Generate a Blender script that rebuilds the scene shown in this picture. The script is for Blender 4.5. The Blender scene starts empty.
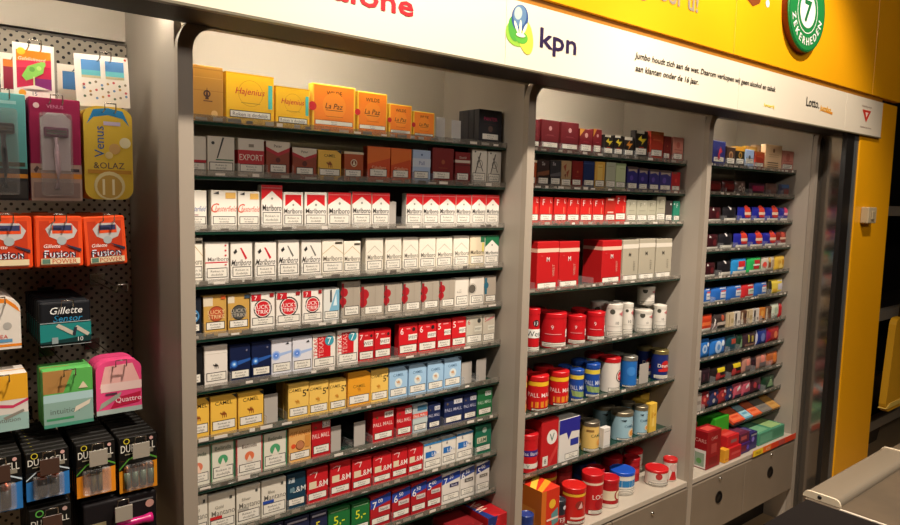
import bpy, bmesh, math, random
from math import sin, cos, pi, radians
from mathutils import Vector, Matrix
random.seed(7)
scene = bpy.context.scene
C = bpy.context.collection
CAM_Z = 1.5          # camera height; the display front runs along X at Y = 1.37
F = 1.37

# ------------------------------------------------------------------ materials
def lin(h):
    out = []
    for i in (0, 2, 4):
        c = int(h[i:i+2], 16)/255
        out.append(c/12.92 if c <= .04045 else ((c+.055)/1.055)**2.4)
    return (*out, 1)
_m = {}
def mat(h, rough=.45, metal=0, spec=.4, coat=0):
    k = (h, rough, metal, spec, coat)
    if k in _m: return _m[k]
    m = bpy.data.materials.new('paint_'+h); m.use_nodes = True
    b = m.node_tree.nodes['Principled BSDF']
    b.inputs['Base Color'].default_value = lin(h)
    b.inputs['Roughness'].default_value = rough
    b.inputs['Metallic'].default_value = metal
    b.inputs['Specular IOR Level'].default_value = spec
    b.inputs['Coat Weight'].default_value = coat
    _m[k] = m
    return m
def noisy(name, h1, h2, scale, rough=.5, stretch=(1, 1, 1), metal=0, spec=.4, bump=0):
    if name in _m: return _m[name]
    m = mat(h1).copy(); m.name = name; _m[name] = m
    nt = m.node_tree; b = nt.nodes['Principled BSDF']
    b.inputs['Roughness'].default_value = rough; b.inputs['Metallic'].default_value = metal
    b.inputs['Specular IOR Level'].default_value = spec
    tc = nt.nodes.new('ShaderNodeTexCoord'); mp = nt.nodes.new('ShaderNodeMapping'); mp.inputs['Scale'].default_value = stretch
    n = nt.nodes.new('ShaderNodeTexNoise'); n.inputs['Scale'].default_value = scale; n.inputs['Detail'].default_value = 4
    r = nt.nodes.new('ShaderNodeValToRGB'); r.color_ramp.elements[0].position = .35; r.color_ramp.elements[1].position = .65
    r.color_ramp.elements[0].color = lin(h1); r.color_ramp.elements[1].color = lin(h2)
    nt.links.new(tc.outputs['Object'], mp.inputs[0]); nt.links.new(mp.outputs[0], n.inputs['Vector'])
    nt.links.new(n.outputs[0], r.inputs[0]); nt.links.new(r.outputs[0], b.inputs['Base Color'])
    if bump:
        bp = nt.nodes.new('ShaderNodeBump'); bp.inputs['Strength'].default_value = bump
        nt.links.new(n.outputs[0], bp.inputs['Height']); nt.links.new(bp.outputs[0], b.inputs['Normal'])
    return m
def clear(name, h='f4f4f0', body=.25, gloss=.12):
    """thin clear plastic: mostly see-through, a little of its own colour, a sharp reflection"""
    if name in _m: return _m[name]
    m = bpy.data.materials.new(name); m.use_nodes = True; nt = m.node_tree; nt.nodes.clear()
    o = nt.nodes.new('ShaderNodeOutputMaterial'); t = nt.nodes.new('ShaderNodeBsdfTransparent')
    d = nt.nodes.new('ShaderNodeBsdfDiffuse'); d.inputs[0].default_value = lin(h)
    g = nt.nodes.new('ShaderNodeBsdfGlossy'); g.inputs['Roughness'].default_value = .12
    a = nt.nodes.new('ShaderNodeMixShader'); a.inputs[0].default_value = body
    b = nt.nodes.new('ShaderNodeMixShader'); b.inputs[0].default_value = gloss
    nt.links.new(t.outputs[0], a.inputs[1]); nt.links.new(d.outputs[0], a.inputs[2])
    nt.links.new(a.outputs[0], b.inputs[1]); nt.links.new(g.outputs[0], b.inputs[2]); nt.links.new(b.outputs[0], o.inputs[0])
    _m[name] = m
    return m
def pegboard_mat():
    m = mat('8f8577', .6).copy(); m.name = 'perforated_steel'; nt = m.node_tree; b = nt.nodes['Principled BSDF']
    tc = nt.nodes.new('ShaderNodeTexCoord'); sp = nt.nodes.new('ShaderNodeSeparateXYZ'); nt.links.new(tc.outputs['Object'], sp.inputs[0])
    def M(op, a, bb=None):
        n = nt.nodes.new('ShaderNodeMath'); n.operation = op
        for i, v in enumerate((a, bb)):
            if v is None: continue
            if isinstance(v, (int, float)): n.inputs[i].default_value = v
            else: nt.links.new(v, n.inputs[i])
        return n.outputs[0]
    P = .0215
    def holes(dx, dz):
        fx = M('SUBTRACT', M('FRACT', M('ADD', M('DIVIDE', sp.outputs[0], P), dx+50)), .5)
        fz = M('SUBTRACT', M('FRACT', M('ADD', M('DIVIDE', sp.outputs[2], P), dz+50)), .5)
        r = M('SQRT', M('ADD', M('MULTIPLY', fx, fx), M('MULTIPLY', fz, fz)))
        return M('LESS_THAN', r, .15)
    h = M('MAXIMUM', holes(0, 0), holes(.5, .5))
    mx = nt.nodes.new('ShaderNodeMix'); mx.data_type = 'RGBA'
    mx.inputs[6].default_value = lin('958b7c'); mx.inputs[7].default_value = lin('080706')
    nt.links.new(h, mx.inputs[0]); nt.links.new(mx.outputs[2], b.inputs['Base Color'])
    return m
STEEL = mat('a39a8b', .5, 0, .45); STEELD = mat('968d7e', .5); DARKTRIM = mat('1a130f', .6, 0, .3)
CHROME = mat('b8b4ac', .22, 1); BLACK = mat('0c0b0b', .5); WHITEP = mat('ddd8cc', .4)
GLASSGREEN = mat('143428', .12, 0, .6)

# ------------------------------------------------------------------ object helpers
def link(o, parent=None):
    C.objects.link(o)
    if parent is not None: o.parent = parent
    return o
def tag(o, label=None, cat=None, group=None, kind=None):
    if label: o['label'] = label
    if cat: o['category'] = cat
    if group: o['group'] = group
    if kind: o['kind'] = kind
    return o
def thing(name, label, cat, loc=(0, 0, 0), group=None, rz=0):
    o = link(bpy.data.objects.new(name, None)); o.location = loc; o.rotation_euler = (0, 0, rz)
    return tag(o, label, cat, group)
class MB:
    """collects faces with material slots into one mesh"""
    def __init__(s): s.v, s.f, s.mi, s.ms, s.sm = [], [], [], [], []
    def slot(s, m):
        if m not in s.ms: s.ms.append(m)
        return s.ms.index(m)
    def add(s, vs, fs, m, smooth=False):
        b = len(s.v); s.v.extend([tuple(v) for v in vs]); k = s.slot(m)
        for f in fs: s.f.append([b+i for i in f]); s.mi.append(k); s.sm.append(smooth)
        return s
    def bm(s, bm, m, smooth=False):
        bm.verts.index_update(); s.add([v.co[:] for v in bm.verts], [[v.index for v in f.verts] for f in bm.faces], m, smooth); bm.free(); return s
    def box(s, a, b, m, bev=0, seg=1, M=None):
        bm = bmesh.new(); bmesh.ops.create_cube(bm, size=1)
        for v in bm.verts: v.co = Vector([(a[i]+b[i])/2 + v.co[i]*(b[i]-a[i]) for i in range(3)])
        if bev: bmesh.ops.bevel(bm, geom=bm.edges[:], offset=bev, segments=seg, affect='EDGES', profile=.5)
        if M is not None: bmesh.ops.transform(bm, matrix=M, verts=bm.verts)
        return s.bm(bm, m)
    def lathe(s, prof, m, n=28, c=(0, 0, 0), axis='Z', smooth=True):
        vs, fs = [], []
        for r, z in prof:
            for i in range(n):
                a = 2*pi*i/n; p = (r*cos(a), r*sin(a), z)
                if axis == 'Y': p = (p[0], p[2], p[1])
                if axis == 'X': p = (p[2], p[0], p[1])
                vs.append((p[0]+c[0], p[1]+c[1], p[2]+c[2]))
        for j in range(len(prof)-1):
            for i in range(n):
                k = (i+1) % n; q = [j*n+i, j*n+k, (j+1)*n+k, (j+1)*n+i]
                fs.append(q if axis != 'Y' else q[::-1])
        if prof[0][0] > 1e-6: fs.append(list(range(n))[::-1])
        if prof[-1][0] > 1e-6: fs.append([(len(prof)-1)*n+i for i in range(n)])
        s.add(vs, fs, m, smooth); return s
    def tube(s, pts, r, m, n=8, closed=False):
        pts = [Vector(p) for p in pts]; N = len(pts); vs, fs = [], []
        up = Vector((0, 0, 1))
        for i, p in enumerate(pts):
            t = (pts[(i+1) % N if closed else min(i+1, N-1)] - pts[i-1 if (closed or i) else 0]).normalized()
            a = t.cross(up)
            if a.length < .05: a = t.cross(Vector((1, 0, 0)))
            a.normalize(); b = t.cross(a).normalized()
            for k in range(n): vs.append(p + a*r*cos(2*pi*k/n) + b*r*sin(2*pi*k/n))
        for i in range(N if closed else N-1):
            j = (i+1) % N
            for k in range(n): fs.append([i*n+k, i*n+(k+1) % n, j*n+(k+1) % n, j*n+k])
        if not closed: fs += [list(range(n))[::-1], [(N-1)*n+k for k in range(n)]]
        s.add(vs, fs, m, True); return s
    def prism(s, poly, y0, y1, m):
        """polygon in XZ swept along Y"""
        n = len(poly); vs = [(x, y0, z) for x, z in poly]+[(x, y1, z) for x, z in poly]
        s.add(vs, [list(range(n))[::-1], [n+i for i in range(n)]]+[[i, (i+1) % n, n+(i+1) % n, n+i] for i in range(n)], m); return s
    def mesh(s, name):
        me = bpy.data.meshes.new(name); me.from_pydata(s.v, [], s.f)
        for m in s.ms: me.materials.append(m)
        me.polygons.foreach_set('material_index', s.mi); me.polygons.foreach_set('use_smooth', s.sm); me.update()
        return me
    def build(s, name, parent=None): return link(bpy.data.objects.new(name, s.mesh(name)), parent)

# ------------------------------------------------------------------ flat lettering as mesh, unit cap height
_t = {}
def text_mesh(t):
    if t in _t: return _t[t]
    cu = bpy.data.curves.new('t', 'FONT'); cu.body = t; cu.resolution_u = 2; cu.offset = .003
    o = bpy.data.objects.new('t', cu); C.objects.link(o)
    dg = bpy.context.evaluated_depsgraph_get(); me = o.evaluated_get(dg).to_mesh()
    vs = [tuple(v.co) for v in me.vertices]; fs = [list(p.vertices) for p in me.polygons]
    o.evaluated_get(dg).to_mesh_clear(); bpy.data.objects.remove(o); bpy.data.curves.remove(cu)
    x0 = min(v[0] for v in vs); x1 = max(v[0] for v in vs); K = 1/.73
    _t[t] = ([((v[0]-(x0+x1)/2)*K, v[1]*K) for v in vs], fs, (x1-x0)*K)
    return _t[t]

# ------------------------------------------------------------------ printed fronts
CAMEL = [(-.5, .1), (-.46, .3), (-.36, .36), (-.3, .2), (-.2, .22), (-.1, .5), (0, .25), (.1, .45), (.22, .2), (.34, .1), (.36, -.4), (.28, -.4), (.24, -.05), (.14, -.02), (.12, -.4), (.05, -.4), (.02, -.05), (-.12, -.05), (-.14, -.4), (-.2, -.4), (-.22, 0), (-.34, .02), (-.4, .2)]
def tri_poly(pts):
    bm = bmesh.new(); vs = [bm.verts.new((x, y, 0)) for x, y in pts]; bm.faces.new(vs); bmesh.ops.triangulate(bm, faces=bm.faces[:])
    bm.verts.index_update(); r = ([(v.co.x, v.co.y) for v in bm.verts], [[v.index for v in f.verts] for f in bm.faces]); bm.free(); return r
def decals(mb, ops, P, w, h, n=1, layer=1):
    """ops on a face with coordinates (u, v) in 0..1; P(u, v, layer) gives the 3-D point; n: subdivision of large pieces on curved faces"""
    for op in ops:
        a = op.split(' '); k = a[0]
        if k == 'W': continue
        if k == 'r':
            u0, v0, u1, v1 = map(float, a[1:5]); m = mat(a[5]); nv = max(1, n//2)
            vs = [P(u0+(u1-u0)*i/n, v0+(v1-v0)*j/nv, layer) for j in range(nv+1) for i in range(n+1)]
            mb.add(vs, [[j*(n+1)+i, j*(n+1)+i+1, (j+1)*(n+1)+i+1, (j+1)*(n+1)+i] for j in range(nv) for i in range(n)], m, n > 1)
        elif k == 'p':
            q = list(map(float, a[1].split(','))); pts = list(zip(q[::2], q[1::2])); vs, fs = tri_poly(pts)
            bm = bmesh.new(); bv = [bm.verts.new((x, y, 0)) for x, y in vs]
            for f in fs: bm.faces.new([bv[i] for i in f])
            if n > 1: bmesh.ops.subdivide_edges(bm, edges=bm.edges[:], cuts=n//3, use_grid_fill=True)
            bm.normal_update(); bm.verts.index_update()
            fl = [[v.index for v in (f.verts if f.normal.z > 0 else reversed(f.verts))] for f in bm.faces]
            mb.add([P(v.co.x, v.co.y, layer) for v in bm.verts], fl, mat(a[2])); bm.free()
        elif k in 'co':
            u, v, r = map(float, a[1:4]); ri = float(a[4]) if k == 'o' else 0; m = mat(a[-1])
            if r <= 0: continue
            N = 20; rings = [ri+(r-ri)*i/(3 if n > 1 else 1) for i in range(4 if n > 1 else 2)]
            vs = [P(u+q*cos(2*pi*i/N), v+q*w/h*sin(2*pi*i/N), layer) for q in rings for i in range(N)]
            mb.add(vs, [[j*N+i, (j+1)*N+i, (j+1)*N+(i+1) % N, j*N+(i+1) % N] for j in range(len(rings)-1) for i in range(N)], m)
        elif k in 'tT':
            s = a[1].replace('_', ' '); u, v, sz = map(float, a[2:5]); m = mat(a[5]); vs, fs, tw = text_mesh(s)
            hh = sz*h; lim = (.9*w if k == 't' else .55*h); room = min(lim, 2*min(u, 1-u)*w*.98 if k == 't' else lim)
            sx = min(hh, room/max(tw, .01)); it = .25 if len(a) > 6 else 0
            if k == 't': q = [P(u+(x*sx+it*(y-.5)*hh)/w, v+(y-.5)*hh/h, layer) for x, y in vs]
            else: q = [P(u-(y-.5)*hh/w, v+x*sx/h, layer) for x, y in vs]
            mb.add(q, fs, m)
        elif k == 'K':
            u, v, sz = map(float, a[1:4]); vs, fs = tri_poly(CAMEL)
            mb.add([P(u+x*sz, v+y*sz*w/h, layer) for x, y in vs], fs, mat(a[4]))
        layer += 1
    return layer
def warning(mb, op, P, w, h, n, words):
    a = op.split(' '); u0, v0, u1, v1 = map(float, a[1:5]); bu, bv = .0016/w, .0016/h
    decals(mb, [f'r {u0} {v0} {u1} {v1} 1a1816', f'r {u0+bu} {v0+bv} {u1-bu} {v1-bv} e6e0d2'], P, w, h, n, 1)
    uc, dv = (u0+u1)/2, v1-v0
    if len(a) > 5: tx = [('_'.join(a[5:]), v0+dv*.5, dv*.55)]
    elif words and dv*h > .011: tx = [('Roken_is', v0+dv*.67, dv*.22), ('dodelijk', v0+dv*.33, dv*.22)]
    else: tx = []
    for s, v, hh in tx:
        V, fs, tw = text_mesh(s.replace('_', ' ')); m = mat('6a645a'); H = hh*h; sx = min(H*1.3, (u1-u0)*w*.86/tw)
        mb.add([P(uc+x*sx/w, v+(y-.5)*H/h, 3) for x, y in V], fs, m)
    if not tx: decals(mb, [f'r {u0+.08} {v0+dv*.58} {u1-.1} {v0+dv*.7} 8a8478', f'r {u0+.08} {v0+dv*.28} {u1-.2} {v0+dv*.4} 8a8478'], P, w, h, n, 3)
EPS = .00018
DES = {}
for line in """kraft|brown craft-paper cigar box|b5812f|r 0 .93 1 .95 9a6a22;r 0 .55 1 .56 9a6a22;r 0 .78 1 .79 c99648;o .55 .5 .1 .06 4a2c10;p .5,.4,.55,.62,.6,.4 4a2c10;r .45 .36 .7 .38 6a4418;c .75 .15 .09 d9b070
yellowcigar|yellow cigar box with red script|f2bb1c|r 0 .97 1 1 e0a010;r 0 0 1 .03 b88a20;t Hajenius .5 .66 .13 c8342c i;o .5 .62 .26 .25 d09a10;r .3 .42 .7 .435 b98a1c;r .87 .35 .96 .82 4fb8b0;W .07 .06 .93 .22 Roken is dodelijk
wilde|orange cigar box with oval emblem|f6c93a|r .04 .03 .96 .97 f0821e;t WILDE .5 .83 .09 2a1408;c .5 .56 .27 f28e26;t La_Paz .5 .56 .12 2a1408 i;r .3 .46 .7 .47 2a1408;c 0 .52 .09 c41c20;r .3 .33 .7 .34 b85a10;W .06 .07 .94 .2
blackpink|black slim box with pink lettering|1c1a20|t PANTER .5 .75 .1 c02a60;c .5 .48 .1 5a4038;r .2 .6 .8 .605 5a2038;W .14 .1 .86 .3
cigwhite_red|white long pack with red base line|d8d0c0|r 0 .33 1 .4 b02028;t Silk .4 .65 .1 6a6258 i;W .04 .06 .96 .28
cigwhite_green|white pack with black diagonal|dad2c2|p .55,.98,.62,.98,.38,.45,.33,.45 3a3a38;r .3 .4 .95 .43 3a7048;c .2 .83 .06 3a3a38;W .06 .06 .94 .3
exportred|white pack with wide red band|d8cfc0|r 0 .34 1 .7 b8262c;t EXPORT .5 .52 .16 e8d8c8;r .4 .78 .6 .86 8a8070;W .06 .06 .94 .29
brownchev|brown pack with pale top|8a3a20|p 0,1,1,1,1,.85,.5,.7,0,.85 d8ccb8;p 0,.85,.5,.7,1,.85,1,.75,.5,.6,0,.75 b02830;t Peter .5 .88 .08 3a2418;c .5 .5 .1 5a2010;W .16 .08 .86 .33
camel|yellow pack with camel|e8b848|t CAMEL .5 .82 .1 3a2a10;K .5 .52 .3 8a4a1c;p .8,1,1,1,1,.88 2a2a2a;W .06 .08 .94 .33
orangebrown|orange-brown pack with round seal|a84a1c|r 0 .92 1 1 d8c8a8;c .5 .62 .17 d8c8a8;c .5 .62 .13 7a3010;p .42,.55,.5,.72,.58,.55 d8c8a8;W .06 .08 .88 .34
orangered|orange pack with thin script|c84818|r 0 .95 1 1 d86020;p 0,.95,1,.95,1,.7,0,.5 d86a20;t Caballero .5 .42 .09 e8b890;r .3 .36 .7 .37 e8b890;W .1 .08 .86 .32
paleblue|pale blue pack with white haze|a8bcd8|r 0 .5 1 .75 c8d0dc;c .5 .86 .05 4a5a88;t Pall .5 .62 .12 6878a8;W .06 .08 .88 .32
darkred|dark red plain pack|6e1614|r .03 .03 .97 .97 761a16;c .5 .62 .08 9a5030;r .3 .45 .7 .46 9a5030;W .03 .08 .82 .3
darkredstripe|dark red pack with pale stripe|7a1818|r 0 .68 1 .76 c8b8a8;r 0 .6 1 .62 3a0c0c;t Dunhill .5 .84 .07 c8b8a8;W .12 .08 .88 .32
floral|white pack with black flourish|d8d2c4|p .2,.35,.26,.35,.6,.9,.52,.9 4a4640;p .7,.4,.76,.4,.4,.8,.36,.78 5a564e;o .5 .6 .2 .17 5a564e;c .2 .92 .05 2a2a28;W .06 .06 .88 .3
chest_blue|white pack with blue script|e6e0d2|t Chesterfield .5 .55 .14 3a5a94 i;r .2 .38 .6 .4 8a3a50;W .04 .08 .96 .3
chest_orange|white pack with orange script|ece6d8|t hesterfield .58 .55 .15 d0553a i;t C .14 .57 .24 d0553a i;r .55 .8 .95 .95 e8b860;p .08,.92,.3,.98,.3,.9 3a3a3a;W .06 .08 .94 .3
marl_red|white pack with red chevron|ece6da|p 0,1,1,1,1,.66,.5,.87,0,.66 d01c22;r 0 .93 1 .94 f0a0a0;c .5 .7 .05 8a8a80;t Marlboro .5 .5 .15 2a2622;W .06 .07 .94 .34
marl_inset|white pack with framed chevron|ece6da|p .1,.93,.9,.93,.9,.62,.5,.8,.1,.62 d01c22;c .5 .66 .05 8a8a80;t Marlboro .5 .5 .14 2a2622;W .06 .07 .94 .34
marl_gold|cream pack with gold chevron outline|ece4d2|p 0,.62,.5,.86,1,.62,1,.6,.5,.83,0,.6 c8b48a;t Marlboro .5 .5 .14 5a5040;r .6 .88 .95 .94 4a4438;W .04 .07 .96 .34
marl_silver|white pack with silver chevron outline|eae2d0|p .1,.6,.5,.8,.9,.6,.9,.58,.5,.77,.1,.58 bdb6a4;t Marlboro .55 .48 .14 6a6458;W .08 .06 .92 .32
marl_beige|beige pack with green corner|dccdae|r .72 .8 1 1 2a6a48;r .82 .5 .95 .78 d8c860;t Marlboro .5 .5 .13 4a4030;W .06 .06 .94 .32
marl_green|white pack with green chevron|ece6da|p 0,1,1,1,1,.64,.5,.86,0,.64 1f7048;c .5 .7 .05 8a8a80;t Marlboro .5 .46 .12 5a5a50;W .06 .06 .94 .3
whitestripe|white pack with thin red stripe|ece6da|r 0 .5 .95 .53 c82838;t Marlboro .55 .6 .1 6a6460;r .82 .9 .9 .94 c82838;r .82 .78 .9 .82 c82838;r .82 .66 .9 .7 c82838;r .82 .44 .9 .47 c82838;W .06 .07 .94 .33
slash_red|white pack with red slash|ece6da|p .42,.86,.5,.86,.76,.6,.68,.56 c82030;p .12,.76,.25,.84,.3,.76,.18,.7 2a2a28;t Marlboro .5 .5 .16 3a3632 i;W .08 .07 .94 .34
slash_grey|white pack with grey slash|ece6da|p .42,.86,.48,.86,.74,.6,.68,.57 6a6a62;p .12,.76,.25,.84,.3,.76,.18,.7 2a2a28;t Marlboro .5 .5 .16 3a3632 i;W .08 .07 .94 .34
lucky_blue|black pack with blue ring|1a1e28|o .5 .55 .38 .3 4a88b8;c .5 .55 .25 1c3450;t LS .5 .55 .2 b8c8d0;W .06 .08 .9 .3
lucky_gold|gold pack with red roundel|c49a4c|r 0 .75 .4 .98 d8cbb0;c .55 .55 .34 b8502c;o .55 .55 .34 .3 8a3a20;t LUCKY .55 .6 .1 e8c890;t STRIKE .55 .48 .1 e8c890;r .75 .9 .95 1 c85a28;W .1 .08 .92 .3
lucky_goldgrey|gold pack with grey roundel|c49a4c|r 0 .8 .3 .98 d8cbb0;c .5 .55 .34 4a4a46;o .5 .55 .34 .3 2a2a28;t LUCKY .5 .6 .1 b8b0a0;t STRIKE .5 .48 .1 b8b0a0;r .75 .9 1 1 3a4a58;W .06 .08 .92 .3
lucky|white pack with red roundel|ece4d8|c .5 .58 .38 2a2422;c .5 .58 .33 ece4d8;c .5 .58 .3 cc1e28;t LUCKY .5 .63 .11 f4e8e0;t STRIKE .5 .5 .11 f4e8e0;r .03 .8 .42 .97 c01e28;t 7 .2 .88 .12 f4e8e0;r .78 .88 .95 .98 9a1c20;W .06 .08 .94 .3
icewhite|white pack with ice-blue splash|dcdcd4|p .35,.35,.8,.95,1,.95,1,.35 7ab0c8;p .6,.5,.8,.85,.85,.5 d8e8ec;r .4 .6 .52 .95 4a4a4c;W .06 .06 .94 .3
silverred|silver pack with red patch|a89c8c|r 0 0 1 1 a59a8a;c .14 .72 .2 a81c24;c .08 .5 .18 a81c24;r 0 .35 .12 .95 8e1820;p .6,.95,.62,.95,.62,.35,.6,.35 988d7e;W .16 .07 .94 .32
silverteal|silver pack with teal patch|a89c8c|c .12 .7 .22 2a6478;r 0 .4 .2 .95 2a6478;W .1 .07 .96 .3
whitelines|white pack with fine lettering|dcd4c6|r .3 .6 .45 .62 b0a898;t Kent .3 .55 .07 8a8478;r .92 .4 .94 .9 b0a898;W .1 .08 .9 .36
greydisc|white pack with grey disc|dcd4c6|c .15 .62 .24 5a544a;o .15 .62 .3 .27 a8a090;W .1 .08 .9 .34
blackpack|black pack|141414|c .5 .6 .15 2a2a2a;W .06 .08 .9 .32
camelwhite|white pack with small camel|e2dace|r 0 .8 1 .81 c8c0b0;K .5 .5 .28 2e2a26;W .08 .07 .94 .3
blueglow|navy pack with blue glow|101c40|p 0,.42,1,.58,1,.64,0,.56 2a5aa8;c .2 .52 .2 1e4488;c .2 .52 .14 3c78cc;c .2 .52 .08 88b8ee;c .2 .52 .04 d8ecff;c .8 .86 .05 6a6a80;W .06 .06 .94 .3
whiteglow|white pack with blue glow|d8d8de|p 0,.5,1,.62,1,.68,0,.6 a0b8e0;c .22 .58 .22 a0b8e4;c .22 .58 .15 6a94dc;c .22 .58 .08 3c6cd0;c .22 .58 .04 b8d4ff;p .68,.86,.8,.92,.86,.86 1c1c22;W .06 .06 .94 .32
texas|red and white pack with teal dot|e8e0d4|r .2 .36 .78 .95 cc1c24;T TEXAS .12 .65 .13 cc1c24;T TEXAS .35 .65 .15 e8a8a0;c .72 .82 .2 3c98a8;t 7 .72 .82 .2 e8f0f0;W .06 .05 .94 .3
redseven|red pack with numeral seven|c41a22|t 7 .16 .82 .17 f0e0d8;r .4 .84 .6 .88 e08080;c .82 .84 .08 2a2022;r .34 .52 .92 .72 e8e0d4;t WEST .62 .62 .1 4a4a48;W .04 .05 .96 .32
redsix|red pack with numeral six|cc1c24|t 6 .16 .8 .2 f0e0d8;r .4 .84 .6 .88 e08080;c .78 .83 .09 2a2022;r .5 .5 .96 .68 e8e0d4;t WEST .73 .59 .09 4a4a48;W .04 .05 .96 .32
redfive|red pack with numeral five|cc1c24|t 5 .16 .8 .2 f0e0d8;r .4 .84 .8 .88 e08080;r .5 .5 .96 .68 e8e0d4;t WEST .73 .59 .09 4a4a48;W .04 .05 .96 .3
palesix|grey pack with numeral six|bcb4a2|t 6 .16 .82 .17 b03030;c .78 .83 .11 3a3a34;r .5 .48 .94 .66 d8d4c4;t WEST .72 .57 .08 5a5a50;W .04 .05 .96 .32
palefive|grey pack with numeral five|c2b8a6|t 5 .2 .84 .15 b03030;p .3,.85,.9,.95,.9,.88,.3,.78 c07878;r .4 .48 .94 .64 d8d4c4;t WEST .67 .56 .07 5a5a50;W .04 .05 .96 .3
camelfive|yellow pack with numeral five|e8be5c|t CAMEL .35 .82 .09 4a3a18 i;t 5 .78 .72 .19 1c1c1c;p .86,.78,.98,.82,.96,.74 1c1c1c;K .45 .5 .25 c88a30;W .06 .05 .94 .3
camelorange|orange pack with camel lettering|e09a28|t CAMEL .5 .6 .09 8a6a20;K .5 .5 .2 b87820;p .8,1,1,1,1,.9 2a2a2a;W .06 .05 .94 .3
camelblue|light blue pack with camel|9cc0dc|t CAMEL .5 .76 .09 4a6a88;c .5 .52 .2 d8e0dc;K .5 .52 .26 c8986a;p .78,1,1,1,1,.86 2a3a4a;W .06 .05 .94 .3
lady_red|white pack with red ornament|dcd8c6|c .5 .5 .2 d87a5a;t Belinda .5 .8 .1 7a8a70;p .35,.35,.5,.55,.65,.35 e8c8b0;W .08 .06 .94 .3
lady_green|white pack with green ornament|dcd8c6|r 0 0 .05 1 2a7a50;r .95 0 1 1 2a7a50;c .5 .55 .21 4a9a68;p .35,.38,.5,.6,.65,.38 e0d8c8;t Belinda .5 .85 .1 6a7a68;W .08 .05 .94 .34
lady_redside|white pack with red sides|ded8ca|r 0 0 .04 1 b81c28;r .96 0 1 1 b81c28;c .5 .52 .18 d87048;p .38,.38,.5,.56,.62,.38 e8c8b0;t Belinda .5 .8 .1 7a6a60;W .1 .05 .94 .28
goldpattern|orange pack with printed figures|e0a860|t GITANES .5 .83 .13 b86820;c .2 .5 .1 d8502a;c .5 .5 .16 b87850;o .5 .5 .2 .17 8a4a28;r .72 .42 .95 .75 cc8a40;W .06 .05 .94 .28
pallred|red pack with white sticker|b81c24|t PALL_MALL .48 .58 .12 ecc8c0;r .55 .76 .96 .94 d8d0c8;t 5,50 .75 .85 .1 5a4a4a;c .2 .8 .05 6a5030;W .08 .05 .92 .28
pallmixed|red, white and blue pack|a8b4b8|r 0 .55 1 .7 d85040;r .3 .78 .95 .95 3a6a88;r 0 .35 1 .5 b8c4c0;t PALL_MALL .5 .62 .1 e8e0d8;W .08 .05 .92 .28
pallnavy|navy pack with white sticker|1c2850|t PALL_MALL .48 .58 .12 b8b8cc;r .5 .76 .94 .92 c8c8cc;t 5,50 .72 .84 .09 3a3a4a;c .16 .8 .05 6a5a40;W .08 .05 .92 .28
pallgreen|green pack with white sticker|1f6a3c|t PALL_MALL .48 .55 .12 b8ccb8;r .5 .76 .9 .92 c8d0c8;t 5,50 .7 .84 .09 3a4a3a;W .08 .05 .92 .28
sans_red|white pack with small red bar|dad4c4|t Mantano .55 .5 .15 6a665c;r .05 .34 .5 .42 c42a2c;r .78 .8 .88 .88 4a4a44;t Gold .4 .65 .08 8a8678;W .06 .04 .96 .28
sans_grey|white pack with small grey bar|dad4c4|t Mantano .55 .52 .15 6a665c;r .05 .38 .5 .45 a8a498;r .78 .8 .88 .88 4a4a44;t Silver .4 .68 .08 8a8678;W .06 .04 .96 .32
sans_blue|white pack with small blue bar|dad4c4|t Mantano .55 .54 .15 6a665c;r .05 .38 .5 .46 2a4aa0;r .78 .8 .88 .88 4a4a44;t Blue .4 .68 .08 8a8678;W .06 .04 .96 .32
lmteal|dark teal pack with initials|183c50|t L&M .65 .56 .16 d8dcd8;r .08 .76 .4 .9 b0bcc0;t 7 .2 .83 .12 183c50;r .15 .5 .4 .62 6a8a94;W .06 .05 .94 .27
lmred|red pack with initials|c01c24|t L&M .7 .54 .18 f0e0d8;r .1 .44 .45 .64 d8c8a8;t 7 .42 .82 .17 f0d8d0;p .12,.88,.35,.92,.35,.89,.12,.85 e8a0a0;W .06 .05 .94 .27
lmwhite|white pack with blue lozenge|dcd6ca|r .1 .46 .6 .68 2468b0;c .6 .57 .11 2468b0;t L&M .66 .57 .14 e8e8e8;t 6 .35 .85 .12 5a5a68;r 0 .92 1 1 3a80b8;W .08 .06 .94 .3
lmgreen|green pack with pale panel|1c6a50|r .1 .42 .7 .62 c8c4a8;t L&M .42 .52 .14 3a5a4a;c .55 .84 .14 a0b8a8;W .06 .05 .94 .27
numnavy|navy pack with yellow numeral|1c2444|t 5 .45 .62 .25 d8cc30;r .1 .88 .9 .93 b8b8c8;W .06 .05 .94 .27
numgreen|green pack with yellow numeral|1c6a34|t 5,- .5 .65 .28 d8dc30;r .1 .9 .9 .93 88b888;W .06 .05 .94 .27
numred7|red-blue pack with white seven|a81c24|p 0,.62,0,.9,1,1,1,.75 24429a;t 7 .2 .72 .24 e8e8e8;t 00 .48 .82 .12 e8e8e8;r .4 .48 .95 .62 d0c4bc;t North .67 .55 .08 3a3a4a;W .06 .05 .94 .27
numred6|red-blue pack with white six|a81c24|p 0,.62,0,.9,1,1,1,.75 24429a;t 6 .2 .72 .24 e8e8e8;t 50 .48 .82 .12 e8e8e8;r .34 .48 .92 .62 d0c4bc;t North .63 .55 .08 3a3a4a;W .06 .05 .94 .27
numred5|red-blue pack with white five|a81c24|p 0,.66,0,.92,1,1,1,.78 24429a;t 5 .2 .76 .22 e8e8e8;t 00 .48 .85 .12 e8e8e8;r .3 .5 .9 .63 d0c4bc;t North .6 .565 .08 3a3a4a;W .06 .05 .94 .27
numwhite7|white-blue pack with numeral seven|d8d2c8|p 0,.66,0,.92,1,1,1,.78 24429a;t 7 .2 .76 .22 e8e8e8;t 20 .5 .86 .12 e8e8e8;r .42 .52 .92 .64 2c2a50;t North .67 .58 .07 d0d0e0;W .06 .05 .94 .27
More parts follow.
